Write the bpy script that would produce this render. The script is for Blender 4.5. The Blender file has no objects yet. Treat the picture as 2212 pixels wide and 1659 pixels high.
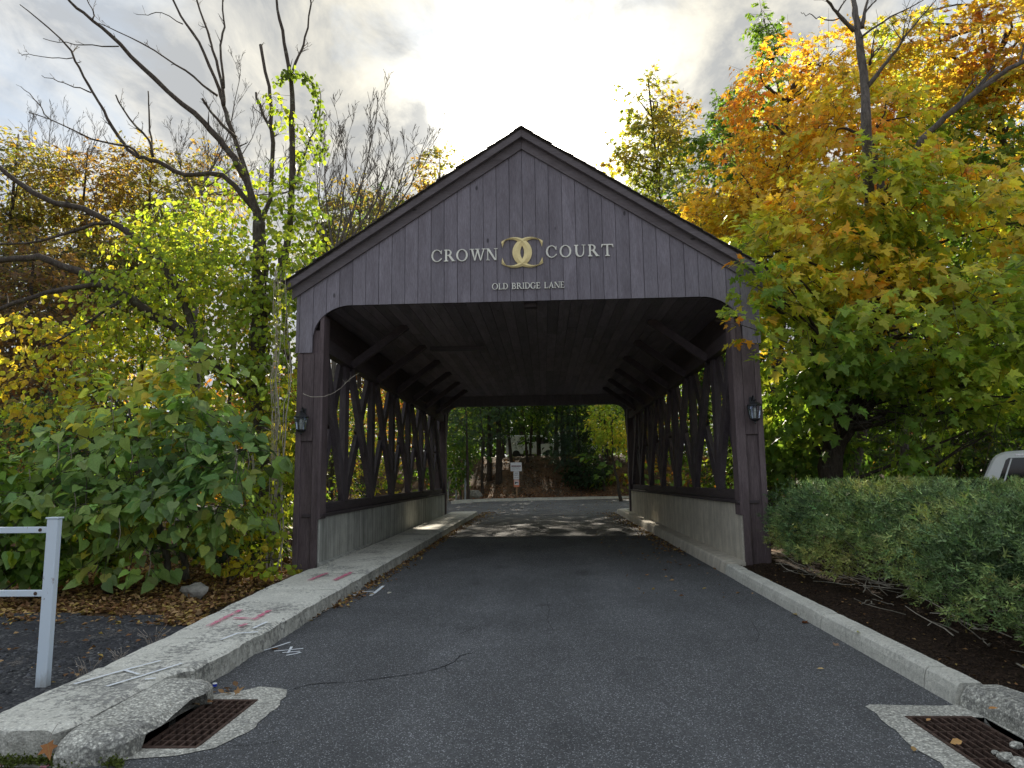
import bpy, bmesh, math, random
import numpy as np
from mathutils import Vector, Matrix, noise as mnoise

random.seed(7)
RNG = np.random.default_rng(11)
SC = bpy.context.scene
COL = SC.collection

# ------------------------------------------------------------------ camera
PITCH, YAW, ROLL = 0.130, 0.046, -0.013
CX, CH = 0.298, 1.601
cp, sp = math.cos(PITCH), math.sin(PITCH)
cy, sy = math.cos(YAW), math.sin(YAW)
FW = Vector((-sy * cp, cy * cp, sp))
RT0 = Vector((cy, sy, 0.0))
UP0 = RT0.cross(FW)
RT = math.cos(ROLL) * RT0 + math.sin(ROLL) * UP0
UP = -math.sin(ROLL) * RT0 + math.cos(ROLL) * UP0
cam_d = bpy.data.cameras.new('camera')
cam_d.sensor_width = 36.0
cam_d.lens = 36.0 * 1480.0 / 2212.0
cam_d.clip_start = 0.05
cam_d.clip_end = 3000.0
cam = bpy.data.objects.new('camera', cam_d)
COL.objects.link(cam)
cam.matrix_world = Matrix(((RT.x, UP.x, -FW.x, CX), (RT.y, UP.y, -FW.y, 0.0), (RT.z, UP.z, -FW.z, CH), (0, 0, 0, 1)))
SC.camera = cam
CAMP = np.array([CX, 0.0, CH])


def at(u, v, Y):
    """world point seen at picture position (u, v) of a 2212 px wide view, at distance Y along the road"""
    d = FW + RT * ((u - 1106) / 1480.0) - UP * ((v - 829.5) / 1480.0)
    return Vector((CX, 0, CH)) + d * (Y / d.y)


def gp(u, v, z=0.0):
    d = FW + RT * ((u - 1106) / 1480.0) - UP * ((v - 829.5) / 1480.0)
    return Vector((CX, 0, CH)) + d * ((z - CH) / d.z)


def proj_np(P):
    d = P - CAMP
    z = d @ np.array(FW)
    z = np.where(z < 0.05, 0.05, z)
    return 1106 + 1480 * (d @ np.array(RT)) / z, 829.5 - 1480 * (d @ np.array(UP)) / z


# ------------------------------------------------------------------ exposure, sun, sky
EXPO = 2.0
SC.view_settings.view_transform = 'Standard'
SC.view_settings.look = 'None'
SC.view_settings.exposure = EXPO
SC.view_settings.gamma = 1.0
SC.view_settings.use_curve_mapping = False

SUN_EL, SUN_AZ = math.radians(28.0), math.radians(0.0)
SUND = Vector((math.sin(SUN_AZ) * math.cos(SUN_EL), math.cos(SUN_AZ) * math.cos(SUN_EL), math.sin(SUN_EL)))
sun_d = bpy.data.lights.new('sun', 'SUN')
sun_d.energy = 4.5
sun_d.angle = math.radians(0.6)
sun_d.color = (1.0, 0.90, 0.74)
sun_o = bpy.data.objects.new('sun', sun_d)
COL.objects.link(sun_o)
sun_o.rotation_euler = SUND.to_track_quat('Z', 'Y').to_euler()
sun_o.location = (0, 60, 40)


class NT:
    """tiny node-graph helper"""
    def __init__(s, tree):
        s.t = tree
        tree.nodes.clear()

    def n(s, typ, ins=None, **props):
        nd = s.t.nodes.new(typ)
        for k, v in props.items():
            setattr(nd, k, v)
        for k, v in (ins or {}).items():
            sk = nd.inputs[k]
            if isinstance(v, tuple) and len(v) == 2 and hasattr(v[0], 'outputs'):
                s.t.links.new(v[0].outputs[v[1]], sk)
            elif hasattr(v, 'outputs'):
                s.t.links.new(v.outputs[0], sk)
            else:
                sk.default_value = v
        return nd

    def math(s, op, a, b=None, c=None, clamp=False):
        ins = {0: a}
        if b is not None:
            ins[1] = b
        if c is not None:
            ins[2] = c
        return s.n('ShaderNodeMath', ins, operation=op, use_clamp=clamp)

    def mix(s, fac, a, b, blend='MIX'):
        nd = s.t.nodes.new('ShaderNodeMix')
        nd.data_type = 'RGBA'
        nd.blend_type = blend
        for idx, v in ((0, fac), (6, a), (7, b)):
            sk = nd.inputs[idx]
            if isinstance(v, tuple) and len(v) == 2 and hasattr(v[0], 'outputs'):
                s.t.links.new(v[0].outputs[v[1]], sk)
            elif hasattr(v, 'outputs'):
                s.t.links.new(v.outputs[0], sk)
            else:
                sk.default_value = (v[0], v[1], v[2], 1.0) if hasattr(v, '__len__') else v
        return (nd, 2)

    def ramp(s, fac, stops, interp='LINEAR'):
        nd = s.t.nodes.new('ShaderNodeValToRGB')
        cr = nd.color_ramp
        cr.interpolation = interp
        while len(cr.elements) < len(stops):
            cr.elements.new(0.5)
        for e, (p, c) in zip(cr.elements, stops):
            e.position = p
            e.color = (c, c, c, 1) if not hasattr(c, '__len__') else (c[0], c[1], c[2], 1)
        if isinstance(fac, tuple):
            s.t.links.new(fac[0].outputs[fac[1]], nd.inputs[0])
        else:
            s.t.links.new(fac.outputs[0], nd.inputs[0])
        return nd

    def noise(s, vec, scale, detail=4.0, rough=0.55, dist=0.0):
        return s.n('ShaderNodeTexNoise', {'Vector': vec, 'Scale': scale, 'Detail': detail, 'Roughness': rough, 'Distortion': dist})

    def mapping(s, vec, scale=(1, 1, 1), loc=(0, 0, 0), rot=(0, 0, 0)):
        return s.n('ShaderNodeMapping', {'Vector': vec, 'Scale': scale, 'Location': loc, 'Rotation': rot})


world = bpy.data.worlds.new('World')
SC.world = world
world.use_nodes = True
w = NT(world.node_tree)
BG = 0.1
tc = w.n('ShaderNodeTexCoord')
D = (tc, 0)
sky = w.n('ShaderNodeTexSky', sky_type='NISHITA', sun_disc=False, sun_elevation=SUN_EL, sun_rotation=SUN_AZ,
          altitude=50, air_density=1.0, dust_density=1.5, ozone_density=1.2)
sep = w.n('ShaderNodeSeparateXYZ', {0: D})
zc = w.math('ADD', w.math('MAXIMUM', (sep, 2), 0.0), 0.22)
px_ = w.math('DIVIDE', (sep, 0), zc)
py_ = w.math('DIVIDE', (sep, 1), zc)
plane = w.n('ShaderNodeCombineXYZ', {0: px_, 1: py_, 2: 0.0})
K = 1.52 / (BG * 2 ** EXPO)          # picture value -> world value


def kc(*c):
    return tuple(q * K for q in c)


n1 = w.noise(w.mapping(plane, scale=(1.15, 0.75, 1), loc=(3.1, 1.7, 0), rot=(0, 0, 0.25)), 2.3, 9.0, 0.60, 0.4)
n2 = w.noise(w.mapping(plane, scale=(1.3, 0.95, 1), loc=(5.3, 2.2, 0)), 4.6, 9.0, 0.62, 0.35)
n3 = w.noise(w.mapping(plane, loc=(1.0, 9.0, 0)), 1.1, 3.0, 0.5)
dots = w.n('ShaderNodeVectorMath', {0: D, 1: (SUND.x, SUND.y, SUND.z)}, operation='DOT_PRODUCT')
dotp = w.math('MAXIMUM', (dots, 1), 0.0)
g1 = w.math('POWER', dotp, 6.0)
g2 = w.math('POWER', dotp, 60.0)
g3 = w.math('POWER', dotp, 260.0)
cover = w.ramp(w.math('ADD', w.math('MULTIPLY_ADD', n3, 0.5, n1), w.math('MULTIPLY', g1, 0.16)), [(0.62, 0.0), (0.84, 1.0)])
tone = w.ramp(w.math('MULTIPLY_ADD', n2, 0.75, w.math('MULTIPLY', n1, 0.35)), [(0.45, 1.0), (0.64, 0.0)])
grey = w.mix(tone, kc(0.37, 0.395, 0.43), kc(0.66, 0.665, 0.66))
lit = w.mix(tone, kc(0.36, 0.365, 0.36), kc(0.66, 0.625, 0.53))
cl = w.mix(w.ramp(g1, [(0.10, 0.0), (0.75, 1.0)]), grey, lit)
skyc = w.mix(0.965, sky, kc(0.38, 0.45, 0.54))
base = w.mix(cover, skyc, cl)
glow = w.math('ADD', w.math('MULTIPLY', g2, 0.36 * K), w.math('MULTIPLY', g3, 16.0 * K))
gt = w.math('MULTIPLY', glow, w.math('MULTIPLY_ADD', tone, 0.8, 0.2))
glowc = w.mix(1.0, (1.0, 0.95, 0.82), w.n('ShaderNodeCombineXYZ', {0: gt, 1: gt, 2: gt}), 'MULTIPLY')
tot = w.mix(1.0, base, glowc, 'ADD')
bgn = w.n('ShaderNodeBackground', {'Color': tot, 'Strength': BG})
w.n('ShaderNodeOutputWorld', {'Surface': bgn})

# ------------------------------------------------------------------ materials
MATS = {}


def new_mat(name):
    m = bpy.data.materials.new(name)
    m.use_nodes = True
    MATS[name] = m
    return m, NT(m.node_tree)


def finish(t, color, rough=0.8, bump=None, bstr=0.3, bdist=0.02, metal=0.0, spec=0.3, rough_in=None, coat=0.0):
    ins = {'Base Color': color, 'Roughness': rough if rough_in is None else rough_in, 'Metallic': metal, 'Specular IOR Level': spec}
    if coat:
        ins['Coat Weight'] = coat
    if bump is not None:
        ins['Normal'] = t.n('ShaderNodeBump', {'Height': bump, 'Strength': bstr, 'Distance': bdist})
    b = t.n('ShaderNodeBsdfPrincipled', ins)
    t.n('ShaderNodeOutputMaterial', {'Surface': b})
    return b


def c4(c):
    return (c[0], c[1], c[2], 1.0)


def wood_mat(name, axis, dark, light, rnd=0.35):
    m, t = new_mat(name)
    tcn = t.n('ShaderNodeTexCoord')
    oi = t.n('ShaderNodeObjectInfo')
    off = t.math('MULTIPLY', (oi, 5), 37.0)
    vec = t.n('ShaderNodeVectorMath', {0: (tcn, 3), 1: t.n('ShaderNodeCombineXYZ', {0: off, 1: off, 2: off})}, operation='ADD')
    sc = {'z': (1, 1, 0.07), 'y': (1, 0.07, 1), 'x': (0.07, 1, 1)}[axis]
    mp = t.mapping(vec, scale=sc)
    n = t.noise(mp, 55.0, 5.0, 0.65, 0.6)
    fine = t.noise(mp, 190.0, 2.0, 0.6)
    sc2 = {'z': (1, 1, 0.2), 'y': (1, 0.2, 1), 'x': (0.2, 1, 1)}[axis]
    broad = t.noise(t.mapping(vec, scale=sc2), 5.0, 4.0, 0.6, 0.8)
    kn = t.n('ShaderNodeTexVoronoi', {'Vector': t.mapping(vec, scale=tuple(0.5 if q < 1 else 1.0 for q in sc)), 'Scale': 2.4}, feature='F1')
    knot = t.ramp((kn, 0), [(0.035, 0.35), (0.065, 1.0)])
    k = t.math('ADD', t.math('MULTIPLY', n, 0.45), t.math('MULTIPLY', broad, 0.55))
    col = t.mix(t.ramp(k, [(0.36, 0.0), (0.64, 1.0)]), dark, light)
    var = t.math('MULTIPLY_ADD', (oi, 5), rnd, 1.0 - rnd * 0.5)
    gr = t.ramp(fine, [(0.3, 0.72), (0.62, 1.06)])
    mul = t.math('MULTIPLY', t.math('MULTIPLY', var, gr), knot)
    col = t.mix(1.0, col, t.n('ShaderNodeCombineXYZ', {0: mul, 1: mul, 2: mul}), 'MULTIPLY')
    h = t.math('ADD', t.math('MULTIPLY', n, 0.7), t.math('MULTIPLY', fine, 0.5))
    finish(t, col, 0.72, h, 0.55, 0.006, spec=0.35)
    return m


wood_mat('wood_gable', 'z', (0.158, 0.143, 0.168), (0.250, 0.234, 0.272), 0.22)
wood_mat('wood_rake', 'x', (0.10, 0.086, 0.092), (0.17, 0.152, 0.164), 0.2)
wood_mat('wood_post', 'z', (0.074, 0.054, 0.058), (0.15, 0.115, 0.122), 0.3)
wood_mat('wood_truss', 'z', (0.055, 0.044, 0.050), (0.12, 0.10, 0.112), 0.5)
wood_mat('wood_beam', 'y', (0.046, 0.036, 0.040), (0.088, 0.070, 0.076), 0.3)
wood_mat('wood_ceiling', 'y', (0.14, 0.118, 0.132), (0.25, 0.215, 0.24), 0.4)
wood_mat('wood_sign_post', 'z', (0.25, 0.15, 0.08), (0.40, 0.27, 0.16), 0.2)


def plain_mat(name, color, rough=0.5, metal=0.0, spec=0.4, var=0.12, scale=9.0, bstr=0.1, coat=0.0):
    m, t = new_mat(name)
    tcn = t.n('ShaderNodeTexCoord')
    n = t.noise((tcn, 3), scale, 6.0, 0.65)
    r = t.ramp(n, [(0.3, 1 - var * 2), (0.7, 1 + var)])
    mul = t.n('ShaderNodeCombineXYZ', {0: r, 1: r, 2: r})
    col = t.mix(1.0, color, mul, 'MULTIPLY')
    finish(t, col, rough, n, bstr, 0.004, metal=metal, spec=spec, coat=coat)
    return m


plain_mat('black_metal', (0.022, 0.024, 0.028), 0.42, 0.2, 0.5)
plain_mat('galvanised', (0.42, 0.48, 0.53), 0.45, 0.55)
plain_mat('letter_cream', (0.84, 0.84, 0.76), 0.5)
plain_mat('gold', (0.86, 0.72, 0.36), 0.45, 0.15, 0.5, 0.06)
plain_mat('grate_iron', (0.10, 0.062, 0.048), 0.75, 0.3, var=0.35, scale=30)
plain_mat('pit_dark', (0.02, 0.018, 0.016), 0.9)
plain_mat('white_paint', (0.80, 0.82, 0.84), 0.28, 0.0, 0.5, 0.02, coat=0.4)
plain_mat('rubber', (0.02, 0.02, 0.02), 0.7)
plain_mat('chrome', (0.6, 0.62, 0.65), 0.2, 0.9, var=0.02)
plain_mat('sign_white', (0.72, 0.74, 0.78), 0.4, var=0.05)
plain_mat('sign_orange', (0.72, 0.24, 0.13), 0.4, var=0.05)
plain_mat('sign_black', (0.03, 0.03, 0.035), 0.5)
plain_mat('sign_maroon', (0.13, 0.04, 0.07), 0.5)
plain_mat('candle', (0.86, 0.84, 0.74), 0.4, var=0.03)
plain_mat('fixture', (0.10, 0.09, 0.10), 0.5)
plain_mat('stone_grey', (0.26, 0.25, 0.22), 0.9, var=0.25, bstr=0.5)
plain_mat('cap_blue', (0.02, 0.05, 0.5), 0.3)
plain_mat('shingle', (0.085, 0.075, 0.070), 0.95, var=0.4, scale=26, bstr=0.6)
plain_mat('crack_dark', (0.018, 0.018, 0.020), 1.0)
plain_mat('stick', (0.30, 0.26, 0.22), 0.9, var=0.25, scale=20)
plain_mat('pale_twig', (0.42, 0.38, 0.31), 0.9, var=0.25, scale=20)


def spray_mat(name, color, lo, hi):
    """sprayed paint: speckled edges, bare ground shows through"""
    m, t = new_mat(name)
    tcn = t.n('ShaderNodeTexCoord')
    n = t.math('MULTIPLY_ADD', t.noise((tcn, 3), 85.0, 5.0, 0.75), 0.6, t.math('MULTIPLY', t.noise((tcn, 3), 9.0, 3.0, 0.6), 0.5))
    a = t.ramp(n, [(lo, 0.0), (hi, 1.0)])
    b = t.n('ShaderNodeBsdfPrincipled', {'Base Color': c4(color), 'Roughness': 0.8})
    tr = t.n('ShaderNodeBsdfTransparent')
    mx = t.n('ShaderNodeMixShader', {0: a, 1: tr, 2: b})
    t.n('ShaderNodeOutputMaterial', {'Surface': mx})


spray_mat('paint_white_spray', (0.80, 0.84, 0.88), 0.38, 0.50)
spray_mat('paint_pink', (0.68, 0.16, 0.27), 0.44, 0.60)


def glass_mat():
    m, t = new_mat('lantern_glass')
    tr = t.n('ShaderNodeBsdfTransparent', {'Color': (0.8, 0.85, 0.9, 1)})
    gl = t.n('ShaderNodeBsdfGlossy', {'Color': (0.9, 0.93, 1, 1), 'Roughness': 0.08})
    lw = t.n('ShaderNodeLayerWeight', {'Blend': 0.35})
    f = t.math('MULTIPLY_ADD', (lw, 0), 0.7, 0.10)
    mx = t.n('ShaderNodeMixShader', {0: f, 1: tr, 2: gl})
    t.n('ShaderNodeOutputMaterial', {'Surface': mx})
    m2, t2 = new_mat('car_glass')
    b = t2.n('ShaderNodeBsdfPrincipled', {'Base Color': (0.012, 0.012, 0.014, 1), 'Roughness': 0.06, 'Specular IOR Level': 0.6})
    t2.n('ShaderNodeOutputMaterial', {'Surface': b})


glass_mat()


def bark_mat(name, dark, light, lichen=0.2):
    m, t = new_mat(name)
    tcn = t.n('ShaderNodeTexCoord')
    n = t.noise(t.mapping((tcn, 3), scale=(1, 1, 0.25)), 26.0, 6.0, 0.7, 0.5)
    col = t.mix(t.ramp(n, [(0.35, 0), (0.65, 1)]), dark, light)
    l = t.ramp(t.noise((tcn, 3), 7.0, 5.0, 0.7), [(0.62 - lichen * 0.2, 0.0), (0.70, 1.0)])
    lf = t.math('MULTIPLY', l, lichen * 2.0, clamp=True)
    col = t.mix(lf, col, (0.24, 0.26, 0.20))
    finish(t, col, 0.92, n, 0.8, 0.02, spec=0.15)
    return m


bark_mat('bark_dark', (0.030, 0.024, 0.020), (0.085, 0.068, 0.055), 0.15)
bark_mat('bark_lichen', (0.045, 0.038, 0.032), (0.12, 0.10, 0.085), 0.34)
bark_mat('bark_grey', (0.075, 0.066, 0.060), (0.19, 0.17, 0.15), 0.12)
bark_mat('bark_twig', (0.055, 0.048, 0.044), (0.13, 0.115, 0.10), 0.0)


def leaf_mat(name, source, trans=0.45, rough=0.5, boost=1.6):
    m, t = new_mat(name)
    if source == 'attr':
        c = (t.n('ShaderNodeAttribute', attribute_name='Col'), 0)
    else:
        c = (t.n('ShaderNodeObjectInfo'), 1)
    tcn = t.n('ShaderNodeTexCoord')
    nn = t.noise((tcn, 3), 60.0 if source == 'attr' else 9.0, 2.0, 0.6)
    r = t.ramp(nn, [(0.3, 0.85), (0.7, 1.12)])
    mul = t.n('ShaderNodeCombineXYZ', {0: r, 1: r, 2: r})
    c = t.mix(1.0, c, mul, 'MULTIPLY')
    if source == 'obj':
        bl = t.ramp(t.noise((tcn, 3), 3.2, 4.0, 0.7), [(0.60, 0.0), (0.70, 0.55)])
        c = t.mix(bl, c, (0.24, 0.17, 0.05))
        sx_ = t.n('ShaderNodeSeparateXYZ', {0: (tcn, 3)})
        vein = t.ramp(t.math('ABSOLUTE', (sx_, 0)), [(0.0, 0.35), (0.022, 0.0)])
        c = t.mix(vein, c, (0.34, 0.40, 0.16))
    tcx = t.mix(1.0, c, (boost, boost, boost * 0.55), 'MULTIPLY')
    p = t.n('ShaderNodeBsdfPrincipled', {'Base Color': c, 'Roughness': rough, 'Specular IOR Level': 0.3})
    tr = t.n('ShaderNodeBsdfTranslucent', {'Color': tcx})
    mx = t.n('ShaderNodeMixShader', {0: trans, 1: p, 2: tr})
    t.n('ShaderNodeOutputMaterial', {'Surface': mx})
    return m


leaf_mat('leaf_joined', 'attr', 0.5)
leaf_mat('leaf_single', 'obj', 0.5)
leaf_mat('needle', 'attr', 0.2, 0.6, 1.2)
leaf_mat('dry_leaf', 'attr', 0.15, 0.8, 1.1)
leaf_mat('dry_leaf_single', 'obj', 0.15, 0.8, 1.1)


def asphalt_mat(name, base=0.062, speck=0.35):
    m, t = new_mat(name)
    tcn = t.n('ShaderNodeTexCoord')
    P = (tcn, 3)
    v = t.n('ShaderNodeTexVoronoi', {'Vector': P, 'Scale': 145.0, 'Randomness': 1.0}, feature='F1')
    vcol = t.n('ShaderNodeSeparateColor', {0: (v, 1)})
    stone = t.ramp((vcol, 0), [(0.0, 0.62), (0.5, 0.95), (0.90, 1.30), (0.965, 3.8)])
    gap = t.ramp((v, 0), [(0.35, 1.0), (0.75, 0.74)])
    big = t.ramp(t.noise(P, 0.55, 5.0, 0.6), [(0.3, 0.80), (0.7, 1.18)])
    mid = t.ramp(t.noise(t.mapping(P, scale=(1, 0.25, 1)), 2.3, 5.0, 0.7), [(0.35, 0.88), (0.7, 1.10)])
    st = t.ramp(t.noise(P, 0.9, 3.0, 0.6), [(0.63, 1.0), (0.72, 0.66)])
    vv = t.math('MULTIPLY', t.math('MULTIPLY', stone, gap), t.math('MULTIPLY', t.math('MULTIPLY', big, mid), st))
    sx_ = t.n('ShaderNodeSeparateXYZ', {0: P})
    wob = t.math('MULTIPLY_ADD', t.noise(P, 0.35, 2.0), 0.8, (sx_, 0))
    trk = t.ramp(t.math('ABSOLUTE', t.math('SUBTRACT', t.math('ABSOLUTE', t.math('SUBTRACT', wob, 0.75)), 0.85)), [(0.0, 1.12), (0.45, 0.96)])
    oil = t.ramp((t.n('ShaderNodeTexVoronoi', {'Vector': t.mapping(P, scale=(1, 0.6, 1)), 'Scale': 0.85}, feature='F1'), 0), [(0.05, 0.62), (0.22, 1.0)])
    vv = t.math('MULTIPLY', vv, t.math('MULTIPLY', trk, oil))
    dust = t.ramp(t.noise(P, 6.0, 6.0, 0.75), [(0.55, 0.0), (0.80, 0.35)])
    col = t.mix(1.0, (base * 0.97, base, base * 1.05), t.n('ShaderNodeCombineXYZ', {0: vv, 1: vv, 2: vv}), 'MULTIPLY')
    col = t.mix(dust, col, (base * 1.9, base * 1.85, base * 1.75))
    h = t.math('MULTIPLY', (v, 0), -1.0)
    finish(t, col, 0.85, h, 0.8, 0.006, spec=0.35)
    return m


asphalt_mat('asphalt', 0.120)
asphalt_mat('asphalt_far', 0.11)


def concrete_mat(name, base, pit=0.5, dirt=0.6, stain=0.0, warm=1.0, aggregate=0.0):
    m, t = new_mat(name)
    tcn = t.n('ShaderNodeTexCoord')
    P = (tcn, 3)
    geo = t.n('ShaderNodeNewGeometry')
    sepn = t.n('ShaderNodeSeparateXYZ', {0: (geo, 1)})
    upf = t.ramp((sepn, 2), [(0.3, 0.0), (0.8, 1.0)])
    n = t.noise(P, 3.2, 8.0, 0.65)
    f = t.noise(P, 60.0, 4.0, 0.7)
    big = t.ramp(n, [(0.3, 0.78), (0.7, 1.12)])
    fine = t.ramp(f, [(0.3, 0.82), (0.7, 1.12)])
    mul = t.math('MULTIPLY', big, fine)
    h = f
    if aggregate:
        v = t.n('ShaderNodeTexVoronoi', {'Vector': P, 'Scale': 75.0}, feature='F1')
        sc_ = t.n('ShaderNodeSeparateColor', {0: (v, 1)})
        ag = t.ramp((sc_, 0), [(0.0, 0.6), (0.6, 1.05), (0.95, 1.7)])
        agf = t.ramp((v, 0), [(0.35, 1.0), (0.7, 0.6)])
        agm = t.mix(aggregate, (1, 1, 1), t.n('ShaderNodeCombineXYZ', {0: t.math('MULTIPLY', ag, agf), 1: t.math('MULTIPLY', ag, agf), 2: t.math('MULTIPLY', ag, agf)}))
        h = t.math('MULTIPLY_ADD', (v, 0), -1.2, f)
    col = t.mix(1.0, (base * warm, base * 0.985, base * 0.88 / warm), t.n('ShaderNodeCombineXYZ', {0: mul, 1: mul, 2: mul}), 'MULTIPLY')
    if aggregate:
        col = t.mix(1.0, col, agm, 'MULTIPLY')
    if pit:
        pm = t.ramp(t.math('MULTIPLY_ADD', t.noise(t.mapping(P, scale=(1, 1.0, 1)), 1.6, 4.0, 0.6), 0.55, t.math('MULTIPLY', t.noise(P, 26.0, 5.0, 0.7), 0.6)),
                    [(0.60, 0.0), (0.67, 1.0)])
        pf = t.math('MULTIPLY', pm, pit)
        col = t.mix(pf, col, (0.055, 0.055, 0.065))
        h = t.math('SUBTRACT', h, t.math('MULTIPLY', pm, 1.2))
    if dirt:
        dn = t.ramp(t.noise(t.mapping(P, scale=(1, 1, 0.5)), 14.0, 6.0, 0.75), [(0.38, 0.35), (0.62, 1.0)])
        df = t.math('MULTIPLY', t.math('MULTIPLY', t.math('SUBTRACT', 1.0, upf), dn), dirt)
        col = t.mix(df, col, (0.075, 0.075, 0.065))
    if stain:
        sn = t.ramp(t.noise(t.mapping(P, scale=(1, 1, 0.06)), 5.5, 6.0, 0.7), [(0.40, 0.0), (0.68, 1.0)])
        col = t.mix(t.math('MULTIPLY', sn, stain), col, (0.10, 0.105, 0.10))
        sn2 = t.ramp(t.noise(t.mapping(P, scale=(1, 1, 0.05), loc=(4, 4, 0)), 22.0, 4.0, 0.7), [(0.55, 0.0), (0.75, 1.0)])
        col = t.mix(t.math('MULTIPLY', sn2, stain), col, (0.07, 0.07, 0.068))
    finish(t, col, 0.9, h, 0.5, 0.008, spec=0.2)
    return m


concrete_mat('concrete_walk', 0.76, 0.62, 0.6, aggregate=0.25)
concrete_mat('concrete_rough', 0.60, 0.5, 0.55, aggregate=0.85)
concrete_mat('concrete_kerb', 0.74, 0.25, 0.25, aggregate=0.1)
concrete_mat('concrete_collar', 0.56, 0.35, 0.0, aggregate=0.8)
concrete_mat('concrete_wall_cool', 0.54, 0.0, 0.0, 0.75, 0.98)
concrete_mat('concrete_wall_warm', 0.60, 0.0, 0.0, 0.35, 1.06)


def ground_mats():
    m, t = new_mat('soil')
    tcn = t.n('ShaderNodeTexCoord')
    P = (tcn, 3)
    n = t.noise(P, 8.0, 8.0, 0.75)
    n2 = t.noise(P, 0.6, 4.0, 0.6)
    col = t.mix(t.ramp(n, [(0.35, 0), (0.65, 1)]), (0.035, 0.026, 0.019), (0.11, 0.078, 0.05))
    col = t.mix(t.ramp(n2, [(0.45, 0), (0.62, 0.7)]), col, (0.17, 0.10, 0.055))
    finish(t, col, 0.95, n, 0.9, 0.04, spec=0.1)
    m, t = new_mat('mulch')
    tcn = t.n('ShaderNodeTexCoord')
    P = (tcn, 3)
    n = t.noise(t.mapping(P, scale=(1.0, 0.6, 1.0)), 38.0, 6.0, 0.75)
    n2 = t.noise(P, 3.0, 4.0, 0.6)
    col = t.mix(t.ramp(n, [(0.38, 0), (0.68, 1)]), (0.022, 0.016, 0.013), (0.085, 0.055, 0.038))
    col = t.mix(t.ramp(n2, [(0.5, 0), (0.7, 0.4)]), col, (0.035, 0.024, 0.018))
    finish(t, col, 0.95, n, 1.0, 0.03, spec=0.1)
    m, t = new_mat('broken_asphalt')
    tcn = t.n('ShaderNodeTexCoord')
    P = (tcn, 3)
    v = t.n('ShaderNodeTexVoronoi', {'Vector': P, 'Scale': 42.0}, feature='F1')
    sc_ = t.n('ShaderNodeSeparateColor', {0: (v, 1)})
    st = t.ramp((sc_, 0), [(0.0, (0.025, 0.026, 0.030)), (0.7, (0.065, 0.066, 0.072)), (0.93, (0.16, 0.16, 0.16))])
    n = t.noise(P, 2.2, 6.0, 0.7)
    col = t.mix(t.ramp(n, [(0.42, 0), (0.60, 1)]), st, (0.045, 0.046, 0.052))
    h = t.math('MULTIPLY', (v, 0), -1.0)
    finish(t, col, 0.9, h, 1.0, 0.02, spec=0.25)


ground_mats()


def rail_mat():
    m, t = new_mat('rail_paint')
    tcn = t.n('ShaderNodeTexCoord')
    P = (tcn, 3)
    n = t.noise(t.mapping(P, scale=(1, 1, 0.35)), 20.0, 6.0, 0.7)
    rust = t.ramp(n, [(0.64, 0.0), (0.69, 1.0)])
    ch = t.ramp(t.noise(t.mapping(P, scale=(1, 1, 0.2)), 7.0, 5.0, 0.7), [(0.5, 0.0), (0.8, 0.4)])
    col = t.mix(ch, (0.62, 0.71, 0.80), (0.66, 0.64, 0.56))
    col = t.mix(rust, col, (0.17, 0.07, 0.04))
    sz_ = t.n('ShaderNodeSeparateXYZ', {0: P})
    gr_ = t.ramp(t.math('MULTIPLY_ADD', n, 0.5, t.math('MULTIPLY', (sz_, 2), -1.6)), [(0.02, 0.0), (0.30, 0.65)])
    col = t.mix(gr_, col, (0.20, 0.18, 0.14))
    finish(t, col, 0.45, n, 0.2, 0.003, spec=0.4)
    return m


rail_mat()

# ------------------------------------------------------------------ object helpers
ORIG = {}


def origin_of(o):
    return ORIG.get(o.name, Vector((0, 0, 0))) if o is not None else Vector((0, 0, 0))


def tag(o, label=None, cat=None, group=None, kind=None):
    if label:
        o['label'] = label
    if cat:
        o['category'] = cat
    if group:
        o['group'] = group
    if kind:
        o['kind'] = kind
    return o


def thing(name, label, cat, loc, group=None):
    o = bpy.data.objects.new(name, None)
    o.empty_display_size = 0.2
    COL.objects.link(o)
    o.location = loc
    ORIG[o.name] = Vector(loc)
    return tag(o, label, cat, group)


def link_mesh(name, me, mat, parent=None, loc=None):
    if mat is not None:
        me.materials.append(MATS[mat])
    o = bpy.data.objects.new(name, me)
    COL.objects.link(o)
    if parent is not None:
        o.parent = parent
        ORIG[o.name] = origin_of(parent)
    elif loc is not None:
        o.location = loc
        ORIG[o.name] = Vector(loc)
    return o


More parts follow.
